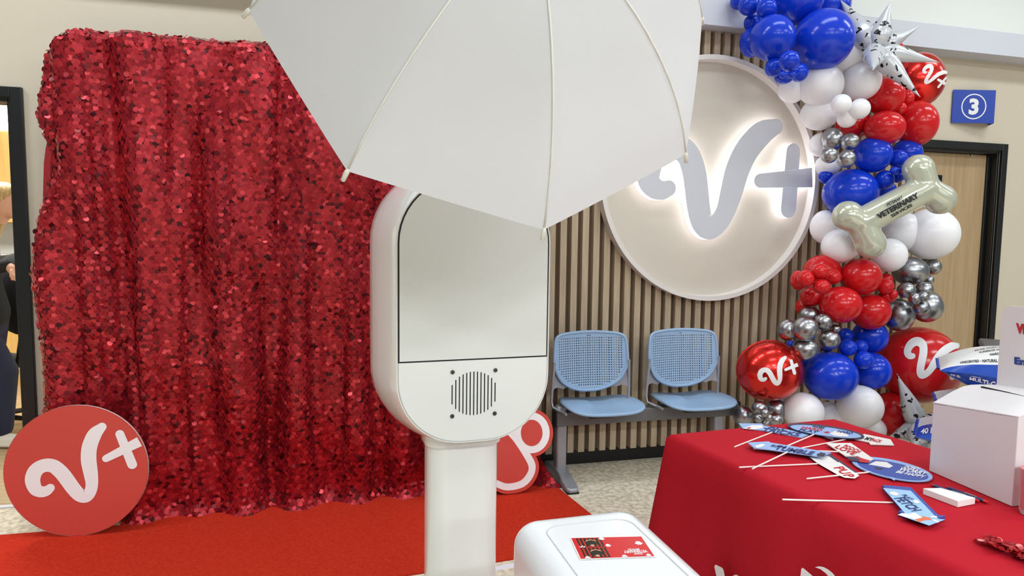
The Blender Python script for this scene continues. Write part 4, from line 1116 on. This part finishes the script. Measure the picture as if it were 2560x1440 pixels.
BL_ = [
 # blue, top
 (1848, 2, 22, 22, .2, 'blue', 'small blue balloon at the far left end of the garland top'),
 (1872, 12, 26, 26, 1.0, 'blue', 'small blue balloon second from the left at the garland top'),
 (1916, 20, 25, 25, 2.2, 'blue', 'small blue balloon in front of the large ones at the garland top'),
 (1881, 57, 21, 21, .3, 'blue', 'small dark blue balloon under the top left blue ones'),
 (1993, -6, 66, 66, 1.0, 'blue', 'large blue balloon cut by the top of the picture'),
 (2070, 14, 53, 56, .2, 'blue', 'large blue balloon at the top right, beside the spotted star'),
 (1931, 95, 54, 56, 2.6, 'blue', 'medium blue balloon left of the largest blue one at the top'),
 (1880, 106, 30, 37, .4, 'blue', 'blue balloon at the garland left edge, behind the medium blue one'),
 (2058, 99, 72, 74, 2.6, 'blue', 'largest blue balloon of the top cluster'),
 (1973, 152, 25, 25, 4.3, 'blue', 'small round blue balloon between the two big ones'),
 (1934, 169, 21, 23, 2.8, 'blue', 'small blue balloon, left of the four under the top blue cluster'),
 (1997, 181, 23, 23, 2.8, 'blue', 'small blue balloon, right of the four under the top blue cluster'),
 (1960, 191, 24, 19, 2.2, 'blue', 'small blue balloon, lowest of the four under the top blue cluster'),
 (1957, 187, 9, 9, 4.3, 'blue', 'tiny blue balloon knot, left of two under the top cluster'),
 (1979, 187, 10, 9, 4.3, 'blue', 'tiny blue balloon knot, right of two under the top cluster'),
 # white, upper
 (2113, 127, 50, 51, 1.4, 'white', 'white balloon behind the spotted foil star'),
 (2152, 203, 47, 48, 1.9, 'white', 'white balloon right under the spotted foil star'),
 (2051, 213, 55, 52, 1.8, 'white', 'large white balloon under the biggest top blue balloon'),
 (1981, 224, 34, 33, .8, 'white', 'white balloon at the left edge beside the wall sign'),
 (2049, 285, 47, 40, 1.2, 'white', 'lowest large white balloon of the upper white cluster'),
 (2103, 260, 24, 24, 3.8, 'white', 'small white balloon, left of the three small ones'),
 (2149, 272, 25, 25, 3.9, 'white', 'small white balloon, right of the three small ones'),
 (2117, 297, 23, 22, 3.2, 'white', 'small white balloon, lowest of the three small ones'),
 (2052, 362, 27, 30, .4, 'white', 'white balloon behind the upper silver cluster, the higher one'),
 (2070, 413, 31, 27, .4, 'white', 'white balloon behind the upper silver cluster, the lower one'),
 # red, upper
 (2212, 240, 45, 48, 1.9, 'red', 'red balloon right of the upper white cluster, above the others'),
 (2212, 320, 48, 42, 2.8, 'red', 'red balloon in front, middle of the upper red cluster'),
 (2291, 309, 46, 56, 2.0, 'red', 'large red balloon at the right of the upper red cluster'),
 (2133, 310, 42, 38, .8, 'red', 'dark red balloon behind the three small white ones'),
 (2267, 245, 15, 21, 1.7, 'red', 'small red balloon under the foil logo balloon, higher one'),
 (2248, 272, 17, 18, 1.9, 'red', 'small red balloon under the foil logo balloon, lower one'),
 (2251, 119, 8, 10, .2, 'red', 'tiny red balloon peeking out above the foil logo balloon'),
 # silver, upper left
 (2081, 349, 28, 29, 1.9, 'silver', 'largest chrome balloon of the upper silver cluster'),
 (2125, 354, 23, 21, 2.9, 'silver', 'chrome balloon, upper right of the upper silver cluster'),
 (2073, 388, 20, 20, 3.3, 'silver', 'chrome balloon, lower left of the upper silver cluster'),
 (2116, 397, 22, 22, 3.3, 'silver', 'chrome balloon, lower right of the upper silver cluster'),
 # blue, middle
 (2182, 387, 45, 45, 2.4, 'blue', 'blue balloon right of the upper silver cluster'),
 (2266, 384, 36, 37, 1.7, 'blue', 'blue balloon touching the top of the bone balloon'),
 (2245, 397, 22, 23, 2.9, 'blue', 'small blue balloon in front of the one above the bone'),
 (2126, 482, 67, 59, 1.9, 'blue', 'large blue balloon left of the bone balloon'),
 (2064, 441, 17, 18, .5, 'blue', 'blue balloon peeking out behind the upper silver cluster'),
 (2211, 450, 23, 24, 2.8, 'blue', 'small blue balloon above the shaft of the bone balloon'),
 (2236, 427, 11, 10, 3.6, 'blue', 'tiny blue balloon, left of two above the bone shaft'),
 (2255, 425, 8, 8, 3.6, 'blue', 'tiny blue balloon, right of two above the bone shaft'),
 (2245, 441, 15, 16, 2.6, 'blue', 'little blue balloon tucked against the bone upper lobe'),
 (2216, 474, 24, 20, .9, 'blue', 'dark blue balloon behind the bone shaft'),
 # white, middle
 (2064, 568, 34, 43, .8, 'white', 'white balloon at the left edge under the big blue one'),
 (2101, 615, 45, 43, 2.0, 'white', 'white balloon under the left end of the bone'),
 (2222, 638, 42, 42, 2.2, 'white', 'white balloon right of the lowest bone lobe'),
 (2326, 585, 64, 64, 1.7, 'white', 'largest white balloon, under the right end of the bone'),
 (2258, 580, 48, 48, .9, 'white', 'white balloon behind the middle of the bone'),
 # red, middle
 (2055, 677, 46, 40, 1.5, 'red', 'red balloon at the back of the left small red bunch'),
 (1996, 701, 18, 25, 2.2, 'red', 'small red balloon at the far left of the middle red bunch'),
 (2014, 697, 20, 22, 3.3, 'red', 'small red balloon second from the left in the middle red bunch'),
 (2049, 678, 22, 20, 3.4, 'red', 'small red balloon at the top of the left red bunch'),
 (2083, 692, 20, 19, 2.8, 'red', 'small red balloon at the right of the left red bunch'),
 (2054, 717, 21, 19, 3.7, 'red', 'small red balloon, nearest in the left red bunch'),
 (2029, 742, 28, 24, 2.0, 'red', 'red balloon under the left red bunch'),
 (2008, 768, 18, 22, 1.0, 'red', 'dark red balloon at the left edge above the silver bunch'),
 (2152, 692, 49, 46, 2.7, 'red', 'red balloon under the white ones, middle of the garland'),
 (2101, 762, 51, 46, 3.2, 'red', 'large glossy red balloon above the left silver bunch'),
 (2175, 779, 48, 45, 2.5, 'red', 'large glossy red balloon beside the right silver bunch'),
 (2215, 699, 16, 16, 1.9, 'red', 'small red balloon at the back, right of the middle red ones'),
 (2213, 715, 20, 20, 3.2, 'red', 'small red balloon, upper of the right red bunch'),
 (2218, 740, 21, 18, 2.7, 'red', 'small red balloon, lower left of the right red bunch'),
 (2231, 736, 12, 13, 3.1, 'red', 'little red balloon, lower right of the right red bunch'),
 # silver, right
 (2276, 678, 43, 36, 1.6, 'silver', 'largest chrome balloon right of the white ones'),
 (2332, 667, 20, 20, 1.6, 'silver', 'chrome balloon at the far right under the largest white one'),
 (2322, 700, 12, 13, 2.0, 'silver', 'little chrome balloon at the right edge of the right silver bunch'),
 (2266, 726, 22, 20, 3.0, 'silver', 'chrome balloon at the left of the right silver bunch'),
 (2311, 724, 21, 20, 3.0, 'silver', 'chrome balloon at the upper right of the right silver bunch'),
 (2286, 746, 13, 15, 4.0, 'silver', 'tiny chrome balloon, left of the two in front of the right bunch'),
 (2308, 741, 13, 13, 4.0, 'silver', 'tiny chrome balloon, right of the two in front of the right bunch'),
 (2303, 769, 20, 19, 3.6, 'silver', 'small chrome balloon in front of the lower right chrome one'),
 (2316, 766, 37, 40, 2.4, 'silver', 'large chrome balloon at the lower right of the right silver bunch'),
 (2246, 787, 36, 41, 2.0, 'silver', 'large chrome balloon above the big red logo balloon'),
 # silver, left
 (2024, 788, 26, 22, 2.2, 'silver', 'chrome balloon at the top of the left silver bunch'),
 (2058, 804, 21, 21, 3.4, 'silver', 'chrome balloon at the upper right of the left silver bunch'),
 (2013, 822, 31, 31, 3.8, 'silver', 'large chrome balloon in the middle of the left silver bunch'),
 (1968, 825, 23, 27, 2.8, 'silver', 'chrome balloon at the left end of the left silver bunch'),
 (2013, 873, 33, 29, 3.3, 'silver', 'large chrome balloon at the bottom of the left silver bunch'),
 (2074, 849, 25, 25, 3.5, 'silver', 'chrome balloon at the right of the left silver bunch'),
 (2089, 822, 12, 11, 3.2, 'silver', 'tiny chrome balloon beside the left silver bunch'),
 (2066, 867, 17, 13, 2.5, 'silver', 'chrome balloon tucked under the right of the left silver bunch'),
 # blue, low
 (2175, 842, 42, 42, 1.6, 'blue', 'dark blue balloon below the glossy red ones'),
 (2114, 838, 18, 18, 1.4, 'blue', 'small dark blue balloon right of the left silver bunch'),
 (2119, 869, 22, 21, 3.1, 'blue', 'small blue balloon, left of the three above the big blue one'),
 (2150, 867, 18, 18, 3.0, 'blue', 'small blue balloon, middle of the three above the big blue one'),
 (2159, 900, 23, 23, 3.6, 'blue', 'small blue balloon, lowest of the three above the big blue one'),
 (2179, 927, 45, 46, 2.6, 'blue', 'blue balloon beside the big red logo balloon'),
 (2076, 940, 66, 61, 3.1, 'blue', 'big glossy blue balloon in the garland base'),
 (1978, 863, 12, 12, 1.4, 'blue', 'tiny blue balloon peeking out above the red foil balloon'),
 (2012, 905, 24, 24, 1.6, 'blue', 'dark blue balloon behind the lowest left chrome one'),
 # low red, white, silver
 (2230, 1035, 48, 55, 1.4, 'red', 'red balloon under the big red logo balloon'),
 (2008, 1028, 50, 47, 3.0, 'white', 'white balloon, left of the two above the far table edge'),
 (2150, 1016, 54, 53, 3.0, 'white', 'white balloon, right of the two above the far table edge'),
 (2074, 1045, 42, 40, 1.6, 'white', 'white balloon between the two low white ones, behind'),
 (2184, 1073, 29, 32, 1.4, 'white', 'white balloon at the floor behind the far table corner'),
 (1944, 1000, 24, 24, 1.0, 'white', 'pale balloon under the red foil logo balloon'),
 (1858, 1040, 24, 27, 1.8, 'silver', 'dull chrome balloon beside the bench leg'),
 (1899, 1021, 19, 19, 3.2, 'silver', 'chrome balloon at the top of the lowest silver bunch'),
 (1938, 1024, 26, 29, 2.2, 'silver', 'large chrome balloon at the back of the lowest silver bunch'),
 (1896, 1046, 12, 12, 3.6, 'silver', 'tiny chrome balloon at the left of the lowest silver bunch'),
 (1912, 1032, 11, 11, 4.2, 'silver', 'tiny chrome balloon in the middle of the lowest silver bunch'),
 (1922, 1044, 10, 10, 4.2, 'silver', 'tiny chrome balloon at the right of the lowest silver bunch'),
 (1939, 1049, 19, 17, 3.2, 'silver', 'chrome balloon at the lower right of the lowest silver bunch'),
 (1915, 1058, 10, 9, 3.8, 'silver', 'tiny chrome balloon at the bottom of the lowest silver bunch'),
]
for a in BL_: balloon(*a)
# logo balloons
def sphere_fn(p, rads, place):
    """logo plane -> balloon surface along the line of sight"""
    def fn(a, b, z):
        px, py = place(a, b); r = ray(px, py); q = CP-p
        ir = [1/(v*1.006) for v in rads]
        R_ = V((r.dot(CR)*ir[0], r.dot(CU)*ir[1], r.dot(CD)*ir[2])); Q = V((q.dot(CR)*ir[0], q.dot(CU)*ir[1], q.dot(CD)*ir[2]))
        A_, B_, C_ = R_.dot(R_), 2*R_.dot(Q), Q.dot(Q)-1; D_ = B_*B_-4*A_*C_
        t = (-B_-sqrt(D_))/(2*A_) if D_ > 0 else -B_/(2*A_)
        return CP+r*t
    return fn
def logo_balloon(x, y, rx, ry, L, m, label, place, foil):
    p = bpos(x, y, L); z = depth(p); a, b = rx/F*z, ry/F*z
    root = empty('logo_balloon', p, label, 'balloon', 'balloon garland'); ax3 = (CR, CU, CD); rd = (a, b, a*.82 if foil else a)
    mb = MB(); mb.ball(p, rd, 48, 28, ax3); mb.build('envelope', m, root, smooth=180)
    if foil:
        mb = MB(); pts = [p+CR*(a*1.004*cos(2*pi*k/60))+CU*(b*1.004*sin(2*pi*k/60)) for k in range(62)]
        mb.tube(pts, .003, 6, False); mb.build('seam', m, root, smooth=180)
    fn = sphere_fn(p, rd, place)
    mb = MB(); logo(mb, fn, None, 0); plus(mb, fn, None, 0); mb.build('logo_print', print_white, root)
def placer(cx, cy, k, ang, sq=1.0):
    ca, sa = cos(ang), sin(ang)
    return lambda a, b: (cx+k*(a*sq*ca-b*sa), cy-k*(a*sq*sa+b*ca))
logo_balloon(2300, 198, 59, 66, .9, BM['foilred'], 'red foil balloon with white V+ beside the upper spotted star', placer(2331, 188, 56, math.radians(-38), .72), True)
logo_balloon(1924, 926, 82, 75, 2.4, BM['foilred'], 'red foil balloon with white V+ at the left of the garland base', placer(1938, 933, 62, math.radians(18)), True)
logo_balloon(2295, 912, 96, 95, 1.5, BM['red'], 'biggest red latex balloon with white V at the garland base', placer(2324, 895, 110, math.radians(-20), .85), False)

# foil stars
def star(cx, cy, L, spikes, label):
    c = bpos(cx, cy, L); z = depth(c)
    root = empty('foil_star', c, label, 'balloon', 'balloon garland')
    for (px, py, dz, wd) in spikes:
        tip = at(px, py, z+dz); d_ = tip-c; Ln = d_.length; r = wd/F*z/2
        prof = [(.0, .25), (.08, .6), (.2, .95), (.3, 1.0), (.45, .82), (.65, .5), (.85, .2), (.97, .045), (1, .01)]
        up = d_.normalized().orthogonal().normalized(); sd = d_.normalized().cross(up); n_ = 18
        mb = MB(); mb.loft([[c+d_*t+(up*cos(2*pi*j/n_)+sd*sin(2*pi*j/n_))*(r*q*(1+.05*sin(5*2*pi*j/n_+t*20))) for j in range(n_)] for t, q in prof])
        mb.build('spike', dalm_m, root, smooth=70)
    return root
star(2186, 124, 3.4, [(2227, 3, -.05, 56), (2100, -2, .12, 60), (2303, 64, .1, 44), (2350, 156, -.02, 44), (2301, 243, -.08, 50), (2182, 176, -.36, 52), (2130, 90, .2, 40)], 'spotted black and white foil starburst balloon at the top of the garland')
star(2300, 1072, 3.6, [(2242, 934, -.03, 50), (2285, 1120, -.33, 50), (2222, 1092, .02, 50), (2372, 1020, .05, 44), (2305, 1175, -.1, 44), (2370, 1120, .12, 44)], 'spotted black and white foil starburst balloon behind the table and litter bags')

# bone
zb = depth(bpos(2230, 520, 4.4))
L1, L2, L3, L4 = at(2296, 424, zb), at(2350, 498, zb), at(2120, 540, zb), at(2176, 608, zb)
s0_, s1_ = at(2150, 557, zb), at(2312, 473, zb)
root = empty('bone_balloon', (s0_+s1_)/2, 'cream foil bone balloon lettered VETERINARY SERVICES in the middle of the garland', 'balloon', 'balloon garland')
r_l = 38.5/F*zb; mb = MB()
FL = .72
for p in (L1, L2, L3, L4): mb.ball(p, (r_l, r_l, r_l*.85), 24, 14, (CR, CU, CD))
rs = 36/F*zb
mb.limb(s0_, rs, s1_, rs, 24)
for p, q in ((L1, s1_), (L2, s1_), (L3, s0_), (L4, s0_)): mb.limb(p, r_l*.92, q, r_l*.9)
bo = mb.build('envelope', bone_m, root)
rm = bo.modifiers.new('fuse', 'REMESH'); rm.mode = 'VOXEL'; rm.voxel_size = .008; rm.use_smooth_shade = True
sm = bo.modifiers.new('soft', 'SMOOTH'); sm.factor = .5; sm.iterations = 8
axd = (s1_-s0_).normalized(); axp = (axd.cross(CD)).normalized()
if axp.dot(CU) < 0: axp = -axp
mid = (s0_+s1_)/2
def bone_fn(px, py):
    p = at(px, py, zb); h = (p-mid).dot(axp); return at(px, py, zb-sqrt(max(rs*rs-h*h, 0))*1.0-.010)
mb = MB()
def bt_(tx, p0, p1, up, bold):
    put_text(mb, tx, lambda a, b: bone_fn(p0[0]+(p1[0]-p0[0])*a+up[0]*b, p0[1]+(p1[1]-p0[1])*a+up[1]*b), bold)
bt_('VETERINARY', (2197, 548), (2299, 492), (-6, -11), .05); bt_('SERVICES', (2230, 544), (2282, 515), (-3, -6), .03); bt_('PETSMART', (2219, 516), (2258, 496), (-3, -7), .04)
mb.build('lettering', print_black, root)
